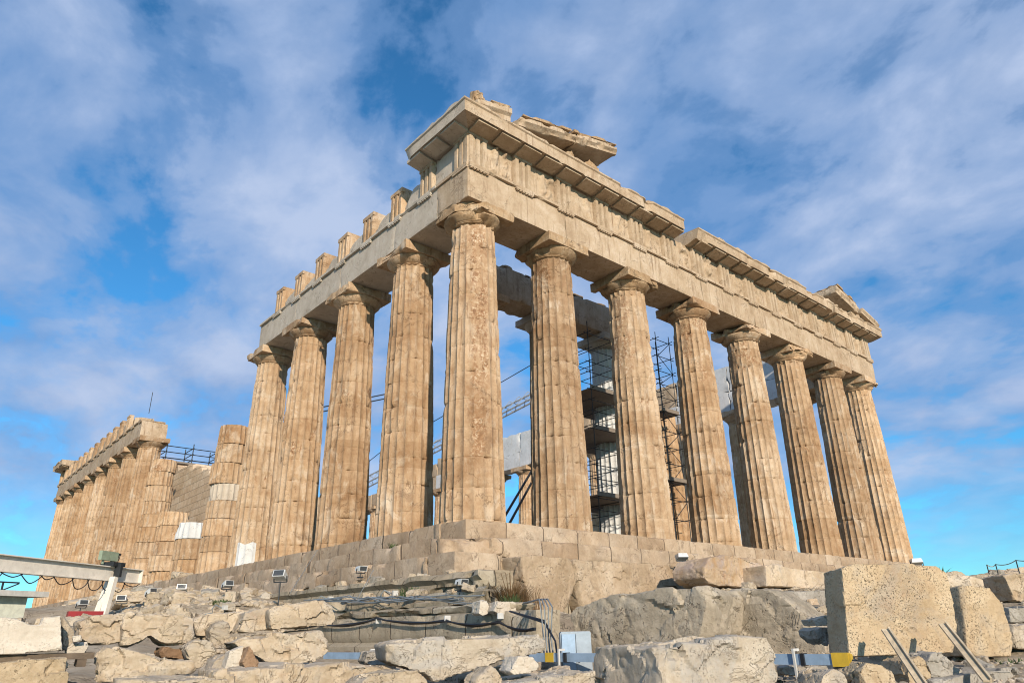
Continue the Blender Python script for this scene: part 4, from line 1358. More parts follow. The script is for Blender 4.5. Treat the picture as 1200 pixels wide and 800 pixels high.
# ------------------------------------------------------------ floodlights
def floodlight(loc, rz, label, post=0.5, scale=1.0, tilt=0.5):
    t = empty('floodlight', loc, rz, label, 'floodlight', 'floodlights round the temple steps')
    S_ = scale
    Mesh().tube([(0, 0, 0), (0, 0, post)], 0.018 * S_, 8).box(-0.09 * S_, 0.09 * S_, -0.09 * S_, 0.09 * S_, -0.01, 0.02).obj('post', 'steel', t, smooth=True)
    m = Mesh().bar((-0.2 * S_, 0, post), (0.2 * S_, 0, post), 0.03 * S_)
    m.bar((-0.2 * S_, 0, post), (-0.2 * S_, -0.03, post + 0.16 * S_), 0.025 * S_).bar((0.2 * S_, 0, post), (0.2 * S_, -0.03, post + 0.16 * S_), 0.025 * S_)
    m.obj('bracket', 'steel', t)
    v = [(-.18, -.16, -.10), (.18, -.16, -.10), (.18, .12, -.07), (-.18, .12, -.07), (-.18, -.19, .09), (.18, -.19, .09), (.15, .10, .07), (-.15, .10, .07)]
    ct, st = math.cos(tilt), math.sin(tilt)
    vv = [(x * S_, (y * ct - z * st) * S_, (y * st + z * ct) * S_ + post + 0.16 * S_) for x, y, z in v]
    h = Mesh().add(vv, [(3, 2, 1, 0), (4, 5, 6, 7), (0, 1, 5, 4), (1, 2, 6, 5), (2, 3, 7, 6), (3, 0, 4, 7)])
    hb = h.obj('housing', 'lampbody', t)
    g_ = [(-.15, -.172, -.08), (.15, -.172, -.08), (.15, -.20, .07), (-.15, -.20, .07), (-.15, -.15, -.08), (.15, -.15, -.08), (.15, -.17, .07), (-.15, -.17, .07)]
    gg = [(x * S_, (y * ct - z * st) * S_, (y * st + z * ct) * S_ + post + 0.16 * S_) for x, y, z in g_]
    Mesh().add(gg, [(0, 1, 2, 3), (7, 6, 5, 4), (0, 4, 5, 1), (1, 5, 6, 2), (2, 6, 7, 3), (3, 7, 4, 0)]).obj('glass', 'lampglass', hb)
    return t


FL = [
    ((-7.2, 8.2), -2.0, 'floodlight low by the red barrier, the outermost of the row on the rubble'),
    ((-6.0, 9.0), -1.85, 'floodlight just past the foot of the steel gantry, standing in dry grass'),
    ((-5.05, 9.8), -1.62, 'floodlight among grey rubble midway between the gantry foot and the cut marble step ends'),
    ((-4.2, 9.5), -1.50, 'floodlight standing over a green tuft in the rubble below the white-topped stump'),
    ((-3.6, 7.2), -1.50, 'floodlight on the rubble beneath the white marble inset of the last south column'),
    ((-3.35, 3.9), -1.48, 'large tilted floodlight where the rubble meets the grey foundation ledge'),
    ((-3.1, 0.0), -1.50, 'boxy floodlight on the foundation ledge below the south steps, with white rods around it'),
    ((-2.7, -3.4), -1.98, 'pale box floodlight at the broken end of the foundation ledge, next to the dry bush'),
    ((6.6, -2.1), -1.02, 'floodlight with dark glass on the step below the third front column'),
    ((24.2, -2.2), -0.5, 'tiny floodlight at the far foot of the last front column'),
]
for k, ((x, y), z, lab) in enumerate(FL):
    base = gz(x, y) - 0.05
    if k == 6: base = -1.6
    if k == 7: base = -2.06
    if k == 8: base = -1.06
    if k == 9: base = -1.6
    p_ = max(0.06, z - base)
    floodlight((x, y, base), [0.3, -0.5, 0.5, -0.4, 0.2, -0.9, 0.1, 0.15, 2.6, 2.2][k], lab, p_, [0.7, 0.75, 0.8, 0.8, 0.8, 0.95, 0.62, 0.6, 0.9, 1.3][k], [-0.3, -0.3, -0.4, -0.4, -0.35, -0.5, 0.0, 0.0, 0.25, 0.2][k])
for k, (x, y, z, lab) in enumerate([(-4.9, 3.5, -2.2, 'small white junction box in the green weeds beneath the rubble'), (-2.85, 1.9, -2.04, 'small white junction box at the foot of the tilted large floodlight'), (-2.75, -1.0, -2.04, 'small white junction box below the boxy floodlight with white rods')]):
    m = Mesh().box(-0.06, 0.06, -0.04, 0.04, 0, 0.11).box(-0.05, 0.05, -0.046, -0.04, 0.01, 0.10)
    t = m.obj('junction_box', 'whitepaint', None, (x, y, z), (0, 0, 0.3 - 0.2 * k))
    Mesh().bar((0, 0, gz(x, y) - z - 0.05), (0, 0, 0.005), 0.02).obj('stake', 'steel', t)
    tag(t, lab, 'junction box', 'junction boxes by the floodlights')
    Mesh().tube([(-0.1, 0, 0.05), (-0.25, 0.05, 0.12), (-0.3, 0.1, 0.02), (-0.22, 0.15, -0.06), (-0.4, 0.2, -0.1)], 0.015, 6).obj('cable', 'conduit', t, smooth=True)
for k, (p, q) in enumerate([((-3.0, 0.3, -2.1), (-2.0, 1.3, -1.3)), ((-3.0, 4.0, -1.75), (-0.9, 6.9, -0.25))]):
    P0 = Vector(p)
    o = Mesh().tube([(0, 0, 0), Vector(q) - P0], 0.008, 6).obj('thin_rod', 'conduit', None, p, smooth=True)
    tag(o, ['short thin rod leaning against the foundation ledge by the boxy floodlight', 'long thin rod slanting up the south steps over the rubble'][k], 'rod', 'thin rods along the steps')

# ------------------------------------------------------------ steel gantry, hut, red barrier
ga = empty('gantry_beam', (-6.55, 8.95, -2.6), math.atan2(9.87 - 6.52, -5.42 + 9.45), 'cream steel I-beam track on splayed legs, with two greenish floodlight panels on top', 'gantry')
L0, L1 = -9.0, 1.45
zb, zt = 1.37, 1.78
m = Mesh().box(L0, L1, -0.02, 0.02, zb + 0.02, zt - 0.02).box(L0, L1, -0.13, 0.13, zb, zb + 0.025).box(L0, L1, -0.13, 0.13, zt - 0.025, zt)
m.box(L1 - 0.02, L1, -0.13, 0.13, zb + 0.02, zt - 0.02)
m.obj('beam', 'beam', ga)
for s_, mt in ((-1, 'beam'), (1, 'beam')):
    m = Mesh().bar((-0.28 if s_ < 0 else 0.05, s_ * 0.28, -0.4), (0.0 if s_ < 0 else 0.3, s_ * 0.1 - 0.16 * (s_ < 0), zb - 0.01 if s_ > 0 else zb + 0.1), 0.17, 0.15)
    m.obj('leg', mt, ga)
Mesh().box(-0.1, 0.42, -0.24, 0.2, zt + 0.005, zt + 0.12).bar((0.15, -0.24, zt - 0.3), (0.15, -0.24, zt + 0.1), 0.2, 0.1).obj('bracket', 'steel', ga)
for x in (-0.24, 0.12):
    Mesh().box(x - 0.17, x + 0.17, -0.05, 0.06, zt + 0.16, zt + 0.42).bar((x, 0.02, zt + 0.05), (x, 0.02, zt + 0.2), 0.05).obj('floodlight_panel', 'floodgreen', ga)
Mesh().tube([(0.35, 0, zt + .1), (0.40, 0, zt + 0.25), (0.36, 0, zt + 0.36)], 0.02, 6).box(0.31, 0.41, -.04, .04, zt + .34, zt + .40).obj('camera_head', 'steel', ga)
m = Mesh()
rnd = random.Random(3)
x = L0
while x < L1 - 0.4:
    w_ = rnd.uniform(0.35, 0.8)
    dp = rnd.uniform(0.08, 0.3)
    m.tube([(x + w_ * t, -0.08 + 0.03 * math.sin(7 * t + x), zb - 0.01 - dp * 4 * t * (1 - t)) for t in np.linspace(0, 1, 9)], 0.014, 5)
    x += w_ * 0.9
m.obj('festoon_cable', 'cable', ga)

hut = empty('site_hut', (-9.7, 10.6, -2.6), math.radians(30), 'pale green flat-roofed site hut with an overhanging white roof, mostly cut by the picture edge', 'hut')
Mesh().box(-2.6, 1.75, -0.2, 2.4, -0.6, 1.0).obj('wall', 'hut', hut)
Mesh().box(-2.9, 2.15, -0.55, 2.7, 1.005, 1.16).obj('roof', 'whitepaint', hut)
m = Mesh()
for xx in np.arange(-2.5, 1.6, 0.9):
    m.bar((xx, 0.1, 1.15), (xx, 0.1, 1.42), 0.04).bar((xx, 0.1, 1.18), (xx + 0.5, 0.1, 1.40), 0.03)
m.bar((-2.6, 0.1, 1.42), (1.6, 0.1, 1.42), 0.04).obj('roof_rail', 'steel', hut)
for xx in (-1.3, 0.2):
    fr = Mesh().box(xx - 0.62, xx + 0.62, -0.24, -0.2, 0.02, 0.66).obj('window', 'whitepaint', hut)
    Mesh().box(xx - 0.55, xx + 0.55, -0.25, -0.235, 0.08, 0.60).obj('pane', 'green', fr)
rb = empty('barrier', (-7.1, 8.15, -2.54), 0.0, 'red plastic barrier low behind the stones at the gantry foot', 'barrier')
Mesh().box(-0.40, 0.46, -0.12, 0.12, 0.0, 0.45).box(-0.36, 0.42, -0.09, 0.09, 0.40, 0.45).obj('body', 'red', rb)
Mesh().box(-0.38, 0.44, -0.128, -0.12, 0.28, 0.34).obj('band', 'red', rb)

# ------------------------------------------------------------ timbers
for k, (p, q, lab) in enumerate([((-3.92, -12.32, -3.36), (-3.40, -11.86, -2.87), 'timber prop nearer the yellow rail end, leaning on the shored slab'),
                                 ((-3.36, -12.70, -3.34), (-2.74, -12.2, -2.83), 'timber prop leaning on the far end of the shored slab')]):
    P0 = Vector(p)
    t = empty('timber_prop', p, 0, lab, 'prop', 'props under the shored slab')
    dq = Vector(q) - P0
    sd_ = dq.cross(Vector((0, 0, 1))).normalized()
    Mesh().bar((0, 0, 0), dq, 0.06, 0.02).obj('board', 'prop', t)
    up_ = sd_.cross(dq.normalized())
    Mesh().bar(sd_ * 0.042 + up_ * 0.01, dq + sd_ * 0.042 + up_ * 0.01, 0.02, 0.05).obj('edge_board', 'prop', t)
    Mesh().box(-0.12, 0.12, -0.05, 0.05, -0.05, -0.012).obj('foot_block', 'pale', t)
t = empty('timber_skid', (-10.35, -6.85, -2.97), math.radians(-8), 'dark timber beams on short blocks holding up the smooth slab with scooped top', 'timber')
Mesh().box(-0.7, 0.5, 0.05, 0.13, 0.0, 0.055).obj('beam', 'timber', t)
Mesh().box(-0.7, 0.5, 0.33, 0.41, 0.0, 0.055).obj('beam', 'timber', t)
for x in (-0.28, 0.18, 0.4):
    Mesh().box(x - 0.04, x + 0.04, 0.02, 0.45, -0.07, -0.002).obj('block', 'timber', t)

# rope fence on the rise
fn = empty('rope_fence', (7.5, -10.0, -2.3), 0, 'thin dark fence posts joined by a rope on the rise, at the far picture edge', 'fence')
ps_ = [(0.05, 0.2), (0.15, 0.05), (-0.75, -0.6), (-1.5, -1.3)]
for (x, y) in ps_:
    Mesh().tube([(x, y, -0.2), (x, y, 0.66)], 0.012, 6).obj('post', 'steel', fn, smooth=True)
Mesh().tube(droop([(x, y, 0.66) for x, y in ps_], 8, 0.05, 0.0), 0.009, 5).obj('rope', 'rope', fn, smooth=True)


# ------------------------------------------------------------ plants
def blade_plant(name, label, loc, n, h, spread, mat, seed, width=0.012, cat='plant', group=None, curl=0.5, stems=None):
    rnd = random.Random(seed)
    m = Mesh()
    for k in range(n):
        a = rnd.uniform(0, 2 * math.pi)
        r0 = spread * math.sqrt(rnd.random()) * 0.6
        bx, by = r0 * math.cos(a), r0 * math.sin(a)
        hh = h * rnd.uniform(0.45, 1.0)
        lean = rnd.uniform(0.1, 1.0) * curl * hh
        a2 = a + rnd.uniform(-0.8, 0.8)
        w_ = width * rnd.uniform(0.6, 1.3)
        px, py = -math.sin(a2) * w_, math.cos(a2) * w_
        v = []
        for t, ws in ((0, 0.7), (0.35, 1.0), (0.7, 0.7), (1.0, 0.08)):
            cx_, cy_ = bx + math.cos(a2) * lean * t * t, by + math.sin(a2) * lean * t * t
            cz_ = hh * (t - 0.18 * t * t)
            v += [(cx_ - px * ws, cy_ - py * ws, cz_), (cx_ + px * ws, cy_ + py * ws, cz_)]
        m.add(v, [(0, 1, 3, 2), (2, 3, 5, 4), (4, 5, 7, 6)])
    if stems:
        o = m.obj(name, mat, None, loc)
        s_ = Mesh()
        for k in range(stems):
            a = rnd.uniform(0, 2 * math.pi)
            s_.tube([(0, 0, -0.05), (math.cos(a) * spread * 0.3, math.sin(a) * spread * 0.3, h * 0.5), (math.cos(a) * spread * 0.8, math.sin(a) * spread * 0.8, h * 1.05)], 0.006, 5)
        s_.obj('stem', 'dryleaf', o)
    else:
        o = m.obj(name, mat, None, loc)
    return tag(o, label, cat, group)


blade_plant('dry_bush', 'rust-brown dry bush growing at the broken ledge end by the tall poros blocks', (-2.35, -4.55, -2.55), 800, 0.72, 0.42, 'dryleaf', 1, 0.008, 'bush', curl=0.7, stems=5)
blade_plant('weed_clump', 'green underside of growth rooted at the foot of the rust-brown bush', (-2.75, -5.0, -2.5), 160, 0.4, 0.25, 'leaf', 2, 0.012, 'weeds')
blade_plant('dry_weed', 'tall thin dry weed standing before the tall poros blocks', (-1.1, -3.8, -2.6), 60, 0.85, 0.3, 'dryleaf', 3, 0.006, 'weeds', curl=0.4)
blade_plant('weed_clump', 'dark weeds sprouting in the gap beneath the broken foundation ledge', (-2.75, -1.6, -2.1), 90, 0.28, 0.4, 'leaf', 4, 0.012, 'weeds')
blade_plant('grass_tuft', 'green grass tuft at the foot of the tall slab with cut corner', (-1.75, -13.25, -3.42), 700, 0.24, 0.5, 'leaf', 5, 0.007, 'grass')
blade_plant('weed_clump', 'low dark weeds under the end of the tall slab with cut corner', (-1.2, -12.4, -3.4), 220, 0.22, 0.35, 'leaf', 6, 0.012, 'weeds')
blade_plant('sprig', 'small green sprig beside the far foot of the last front column', (15.2, -6.1, -1.75), 24, 0.75, 0.3, 'leaf', 7, 0.05, 'plant', curl=0.8)
blade_plant('weed_clump', 'weeds growing from a crack in the south steps above the boxy floodlight', (-0.15, 3.4, -0.53), 60, 0.3, 0.2, 'leaf', 8, 0.012, 'weeds')
rnd = random.Random(77)
for k, (x, y) in enumerate([(-4.9, 7.4), (-5.6, 8.2), (-4.4, 5.2), (-4.6, 9.0), (-6.6, 8.6), (-3.3, 10.5)]):
    z = gz(x, y) - 0.02 if y > 0 else -2.5
    blade_plant('weed_clump', 'scrubby weed clump among the rubble below the south steps', (x, y, z), 150, rnd.uniform(0.16, 0.34), 0.4, 'leaf' if k % 3 else 'dryleaf', 20 + k, 0.012, 'weeds', 'scrubby weeds in the rubble')

# ------------------------------------------------------------ stones
ROCKS = [
('marble_block','smooth pale marble slab with a scooped top edge, propped level on dark timbers','pale',(-10.52,-6.85,-2.91),188,0.55,[(-0.38,0.34),(-0.13,0.33),(-0.04,0.31),(0.07,0.26),(0.16,0.26),(0.16,0.33),(0.31,0.34),(0.38,0.02),(-0.3,0.0)]),
('stone_block','rough grey stone wedged against the end of the smooth slab with scooped top','tan',(-10.05,-6.49,-2.90),170,0.40,[(-0.08,0.34),(-0.02,0.31),(0.06,0.21),(0.08,0.03),(-0.01,0.0)]),
('stone_block','pitted square stone block under the dark timbers, lowest at the picture corner','poros',(-10.46,-7.18,-3.27),190,0.70,[(-0.39,0.31),(-0.01,0.32),(0.32,0.33),(0.39,0.0),(-0.33,0.04)]),
('column_drum_fragment','thin round slice of column lying flat below a small white cube','pale',(-9.96,-6.62,-2.97),188,0.50,[(-0.1,0.09),(-0.05,0.15),(0.08,0.15),(0.1,0.11),(0.07,0.05),(0.0,0.01),(-0.08,0.0)]),
('stone_cube','small whitish cube of stone sitting on the round drum slice','pale',(-10.00,-6.73,-2.82),188,0.12,[(-0.05,0.06),(0.03,0.07),(0.05,0.01),(-0.03,0.0)]),
('stone_block','flat-topped golden block with a dark gap beneath, beside the small white cube','gold',(-9.67,-6.16,-2.84),186,0.80,[(-0.24,0.23),(-0.12,0.28),(0.2,0.3),(0.24,0.03),(0.1,0.0),(-0.09,0.0),(-0.2,0.07)]),
('stone_block','large cream block with broken lower edge, directly above the thin brown slab','gold',(-9.18,-6.48,-2.87),190,0.70,[(-0.37,0.29),(-0.32,0.34),(-0.24,0.31),(0.01,0.32),(0.23,0.31),(0.35,0.27),(0.37,0.05),(0.27,0.01),(0.12,0.0),(0.03,0.03),(-0.07,0.1),(-0.16,0.04),(-0.27,0.0),(-0.34,0.01)]),
('stone_slab','thin reddish brown slab lying in the gap between two layers of pale blocks','brown',(-8.98,-6.54,-3.03),186,0.50,[(-0.16,0.09),(-0.12,0.14),(0.05,0.11),(0.15,0.04),(0.16,0.0),(-0.13,0.04)]),
('stone_block','long low cream block with a hammered face, below the thin brown slab','gold',(-9.45,-7.32,-3.19),187,0.70,[(-0.46,0.26),(-0.39,0.33),(-0.21,0.3),(0.07,0.23),(0.18,0.17),(0.42,0.18),(0.46,0.08),(0.42,0.04),(0.26,0.05),(0.19,0.01),(-0.08,0.0),(-0.42,0.03)]),
('stone_block','cracked rounded tan boulder between the long cream block and the split dark stone','tan',(-8.82,-6.91,-3.11),188,0.50,[(-0.18,0.22),(-0.09,0.29),(0.1,0.27),(0.18,0.13),(0.08,0.09),(0.06,0.02),(-0.03,0.0),(-0.11,0.09)]),
('stone_block','worn tan block with rounded corners under the middle of the upper pale row','tan',(-8.53,-6.58,-2.92),186,0.60,[(-0.12,0.19),(-0.06,0.27),(0.04,0.3),(0.11,0.23),(0.12,0.01),(-0.02,0.0),(-0.09,0.06)]),
('stone_block','small cream block in the upper row, touching the large one with broken lower edge','gold',(-8.44,-6.25,-2.79),186,0.60,[(-0.3,0.18),(-0.1,0.25),(0.28,0.27),(0.3,0.08),(0.17,0.03),(-0.06,0.0),(-0.24,0.01)]),
('stone_block','cream block with an even flat face immediately beside the long rounded block','gold',(-8.13,-6.60,-2.75),186,0.60,[(-0.19,0.0),(-0.13,0.22),(0.15,0.27),(0.19,0.03),(0.01,0.0)]),
('stone_block','long cream block with rounded end, reaching closest to the black cables','gold',(-7.70,-6.96,-2.73),190,0.80,[(-0.4,0.21),(-0.29,0.26),(-0.07,0.29),(0.24,0.32),(0.35,0.25),(0.4,0.11),(0.34,0.03),(0.06,0.02),(-0.26,0.0),(-0.37,0.0)]),
('stone_boulder','big layered tan boulder lying under the long cream block with rounded end','gold',(-8.04,-7.20,-3.14),188,0.90,[(-0.56,0.28),(-0.43,0.33),(-0.3,0.32),(-0.1,0.35),(0.27,0.37),(0.47,0.38),(0.56,0.26),(0.53,0.15),(0.38,0.05),(0.18,0.04),(0.07,0.0),(-0.16,0.07),(-0.28,0.14),(-0.42,0.2)]),
('stone_shard','pale slanting shard leaning against the big layered boulder','pale',(-8.81,-7.87,-3.10),186,0.20,[(-0.09,0.01),(-0.06,0.17),(0.07,0.22),(0.06,0.08),(0.09,0.0)]),
('stone_slab','flat slanting tan slab half hidden left of the pale leaning shard','tan',(-8.89,-7.63,-3.19),186,0.40,[(-0.1,0.01),(-0.03,0.17),(0.06,0.23),(0.1,0.22),(0.07,0.08),(0.05,0.0)]),
('stone_shard','dark brown triangular shard in front of the layered boulder','brown',(-8.71,-8.02,-3.11),186,0.20,[(-0.08,0.07),(-0.03,0.23),(0.08,0.08),(0.07,0.0),(-0.04,0.02)]),
('stone_slab','long flat cream slab across the very front, below the layered boulder','gold',(-8.25,-8.32,-3.37),187,1.00,[(-0.88,0.28),(-0.8,0.3),(-0.5,0.29),(-0.18,0.3),(0.34,0.29),(0.65,0.28),(0.83,0.24),(0.88,0.0),(-0.86,0.1)]),
('stone_slab','low greyish slab at the front edge under the hammered cream block','tan',(-9.44,-8.24,-3.30),187,0.80,[(-0.47,0.17),(-0.2,0.17),(0.15,0.16),(0.43,0.14),(0.47,0.0),(-0.46,0.06)]),
('stone_block','broad rough-fronted pale block lying before the long grey terrace wall','cream',(-6.69,-8.93,-3.26),200,1.10,[(-0.92,0.35),(-0.73,0.38),(0.06,0.4),(0.84,0.42),(0.92,0.35),(0.85,0.22),(0.67,0.19),(0.35,0.16),(0.18,0.12),(-0.17,0.05),(-0.38,0.0),(-0.54,0.1),(-0.76,0.13),(-0.9,0.19)]),
('stone_block','small chalky white stone at the foot of the broad rough-fronted block','pale',(-7.09,-10.23,-3.16),190,0.25,[(-0.15,0.03),(-0.07,0.15),(0.1,0.14),(0.15,0.06),(0.12,0.02),(-0.11,0.0)]),
('stone_block','grey-pink cobble left of the small chalky white stone','tan',(-7.41,-10.10,-3.28),190,0.25,[(-0.14,0.05),(-0.09,0.13),(0.02,0.2),(0.09,0.17),(0.14,0.09),(0.13,0.0),(-0.12,0.01)]),
('stone_block','bluish grey rounded stone tucked under the blue rail','grey',(-6.79,-7.15,-3.16),190,0.30,[(-0.15,0.05),(-0.11,0.16),(0.09,0.17),(0.15,0.08),(0.13,0.0),(-0.12,0.01)]),
('stone_block','rough low tan stone between the flat cream front slab and the grey-pink cobble','tan',(-7.77,-9.14,-3.31),188,0.50,[(-0.37,0.06),(-0.26,0.15),(0.07,0.18),(0.24,0.18),(0.34,0.09),(0.37,0.0)]),
('stone_block','narrow upright white stone standing on the wall ledge below the dry bush','pale',(-3.75,-5.49,-2.57),190,0.30,[(-0.12,0.04),(-0.09,0.24),(0.04,0.26),(0.12,0.05),(-0.04,0.0)]),
('stone_block','squarish white stone, wider of the two standing on the wall ledge','pale',(-3.58,-5.82,-2.57),192,0.30,[(-0.21,0.07),(-0.14,0.22),(0.2,0.21),(0.21,0.05),(0.11,0.0),(-0.13,0.02)]),
('stone_slab','low flat grey slab in front of the blue-grey cabinet','cream',(-6.94,-10.47,-3.30),195,0.60,[(-0.43,0.08),(-0.27,0.1),(-0.1,0.12),(0.41,0.15),(0.43,0.0),(-0.43,0.04)]),
('stone_block','huge rough grey block with a pitted shaded face behind the cabinet','roughgrey',(-1.97,-7.29,-3.27),266,1.60,[(-1.43,0.7),(-1.32,0.81),(-1.0,0.91),(-0.57,0.99),(0.29,1.02),(0.94,1.04),(1.34,1.04),(1.43,0.91),(1.34,0.36),(1.27,0.29),(-0.58,0.14),(-1.07,0.0),(-1.41,0.08)]),
('stone_block','rough grey sloping-shouldered block standing next to the huge shaded one','roughgrey',(-0.66,-8.80,-3.36),262,1.20,[(-0.94,0.36),(-0.83,1.0),(-0.76,1.11),(-0.26,1.12),(0.17,1.09),(0.42,0.92),(0.72,0.66),(0.9,0.44),(0.94,0.26),(0.9,0.02),(-0.01,0.0),(-0.73,0.02)]),
('stone_block','massive flat-topped block with grey end and golden face, nearest the viewer','cream',(-6.13,-11.65,-3.36),190,1.00,[(-0.68,0.42),(-0.15,0.44),(0.38,0.48),(0.66,0.46),(0.72,0.35),(0.72,0.23),(0.68,0.13),(0.54,0.0),(-0.72,0.07)]),
('stone_block','huge upright poros slab shored by two timber props','porosbig',(-2.67,-11.77,-3.15),203,0.42,[(-0.71,0.95),(-0.53,0.99),(0.22,0.99),(0.74,0.97),(0.84,0.88),(0.84,0.61),(0.79,0.25),(0.68,0.01),(-0.05,0.0),(-0.84,0.01),(-0.78,0.44)]),
('stone_block','tall poros slab with cut corner behind the shored one','porosbig',(-0.80,-12.02,-3.24),203,0.60,[(-0.21,0.85),(-0.1,0.87),(0.25,0.83),(0.41,0.62),(0.42,0.34),(0.41,0.17),(0.31,0.0),(-0.42,0.02)]),
('stone_block','brown boulder with a shaded face on the rise behind the tall slabs','roughgrey',(3.85,-10.83,-2.51),225,1.00,[(-0.33,0.44),(-0.09,0.5),(0.23,0.46),(0.36,0.28),(0.35,0.07),(0.25,0.0),(-0.05,0.08),(-0.36,0.16)]),
('stone_block','pale flat block on the rise, between the shored slab and the brown boulder','tan',(5.70,-9.71,-2.10),205,1.00,[(-0.36,0.21),(0.02,0.26),(0.38,0.22),(0.3,0.0),(-0.38,0.0)]),
('stone_boulder','rough golden boulder at the far end of the rise below the rope fence','gold',(3.76,-11.48,-2.55),205,1.00,[(-0.53,0.46),(-0.25,0.5),(0.53,0.49),(0.34,0.0),(-0.43,0.04),(-0.47,0.23)]),
('stone_block','grey ledge stone at the picture edge below the rope fence','grey',(1.19,-12.03,-2.85),205,0.80,[(-0.37,0.21),(0.41,0.21),(0.33,0.01),(-0.41,0.0)]),
('stone_block','pale stone at the picture edge beside the tall slab with cut corner','cream',(0.15,-12.25,-3.20),205,0.80,[(-0.29,0.32),(-0.08,0.34),(0.37,0.33),(0.23,0.0),(-0.37,0.04)]),
('stone_boulder','round pitted boulder between the feet of the two timber props','poros',(-3.52,-12.18,-3.37),200,0.40,[(-0.18,0.09),(-0.1,0.21),(0.02,0.25),(0.13,0.21),(0.18,0.12),(0.13,0.0),(-0.16,0.0)]),
('stone_boulder','pitted grey boulder beside the yellow rail end','poros',(-4.23,-12.07,-3.37),205,0.45,[(-0.19,0.02),(-0.2,0.14),(-0.1,0.23),(0.07,0.2),(0.19,0.13),(0.2,0.0)]),
('stone_boulder','small round stone caught in the black hose','poros',(-4.28,-11.90,-3.32),205,0.25,[(-0.08,0.07),(0.0,0.15),(0.08,0.14),(0.07,0.05),(0.0,0.0),(-0.07,0.01)]),
('stone_boulder','low brownish stone under the blue rail near its yellow end','tan',(-4.78,-11.90,-3.35),205,0.40,[(-0.17,0.03),(-0.1,0.12),(0.02,0.17),(0.11,0.14),(0.17,0.07),(0.16,0.0)]),
('carved_stone','grey fragment of carved drapery lying under the shored slab','grey',(-3.20,-12.32,-3.32),200,0.40,[(-0.26,0.14),(-0.17,0.22),(-0.0,0.24),(0.04,0.16),(0.12,0.09),(0.26,0.04),(0.24,0.01),(-0.03,0.0),(-0.22,0.0)]),
('stone_slab','flat grey ground slab by the grass at the foot of the tall slabs','grey',(-3.04,-12.54,-3.44),200,0.80,[(-0.6,0.1),(-0.19,0.15),(0.18,0.17),(0.6,0.17),(0.59,0.07),(0.36,0.0),(-0.6,0.04)]),
('stone_block','small pale stone wedged between the sloping block and the shored slab','cream',(-1.77,-10.40,-2.83),215,0.40,[(-0.15,0.08),(0.03,0.13),(0.15,0.11),(0.12,0.01),(-0.12,0.0)]),
('stone_block','grey stone low in the gap beside the shored slab','grey',(-2.32,-10.66,-3.06),215,0.50,[(-0.13,0.18),(-0.05,0.22),(0.13,0.21),(0.11,0.08),(-0.01,0.0),(-0.1,0.08)]),
('stone_block','flat grey stone under the blue rail at the foot of the sloping block','grey',(-3.95,-11.19,-3.30),205,0.50,[(-0.3,0.08),(-0.19,0.1),(0.27,0.08),(0.3,0.01),(-0.15,0.0),(-0.3,0.02)]),
('marble_block','broken marble step block with an ochre fracture across its face','ochre',(6.73,-3.84,-1.84),182,1.20,[(-1.49,0.5),(-1.21,0.75),(-0.68,0.84),(0.01,0.87),(0.73,0.76),(1.5,0.69),(1.36,0.02),(0.12,0.0),(-0.83,0.01),(-1.27,0.09),(-1.5,0.23)]),
('marble_block','broken marble step block with straight lower edge, beside the ochre-fractured one','marble',(8.51,-4.71,-1.89),182,1.20,[(-1.65,0.59),(-1.08,0.63),(-0.23,0.55),(0.7,0.53),(1.76,0.49),(1.69,0.02),(0.51,0.0),(-0.21,0.04),(-1.76,0.03)]),
('marble_block','moss-grey moulded marble block under the broken step blocks','grey',(5.16,-6.54,-2.47),184,1.20,[(-1.19,0.35),(-0.44,0.38),(1.19,0.4),(1.16,0.08),(0.16,0.0),(-0.26,0.04),(-0.67,0.17)]),
]
for k, (nm, lab, mt, loc, az, dep, outl) in enumerate(ROCKS):
    rough_ = mt in ('roughgrey', 'ochre')
    rock(nm, lab, mt, loc, az, dep, outl, 900 + k, None, 'stone' if 'carved' not in nm else 'carved stone', facet=0.012 if mt == 'porosbig' or nm == 'marble_block' else (0.022 if mt in ('roughgrey',) else (0.10 if 'boulder' in nm else 0.065)), amp=0.03 if rough_ else (0.014 if mt in ('porosbig', 'marble') or nm == 'marble_block' else 0.028),
         cuts=2 if mt == 'porosbig' else 5, strata=0.05 if mt in ('gold', 'ochre') else 0.03)


def boulder(seed, w, d, h):
    rnd = random.Random(seed)
    pts = []
    for (x, z) in ((-.5, 0), (-.15, 0), (.2, 0), (.5, 0), (.52, .5), (.48, 1), (.1, 1), (-.25, 1), (-.5, .95), (-.52, .45)):
        pts.append((x * w * rnd.uniform(0.82, 1.0), h * (z * rnd.uniform(0.75, 1.0) + rnd.uniform(0, 0.06))))
    return rock_mesh(pts, d, seed, 0.03, 7, 0.04, vox=max(0.012, w / 30), back=0.9, facet=0.08)


protos_b = []
for k in range(9):
    rnd = random.Random(50 + k)
    em = boulder(1200 + k, rnd.uniform(0.5, 0.95), rnd.uniform(0.4, 0.7), rnd.uniform(0.28, 0.5))
    em.name = 'rubble_stone'
    em.materials.append(M[['tan', 'gold', 'tan', 'grey', 'gold', 'marble', 'tan', 'cream', 'gold'][k]])
    protos_b.append(em)


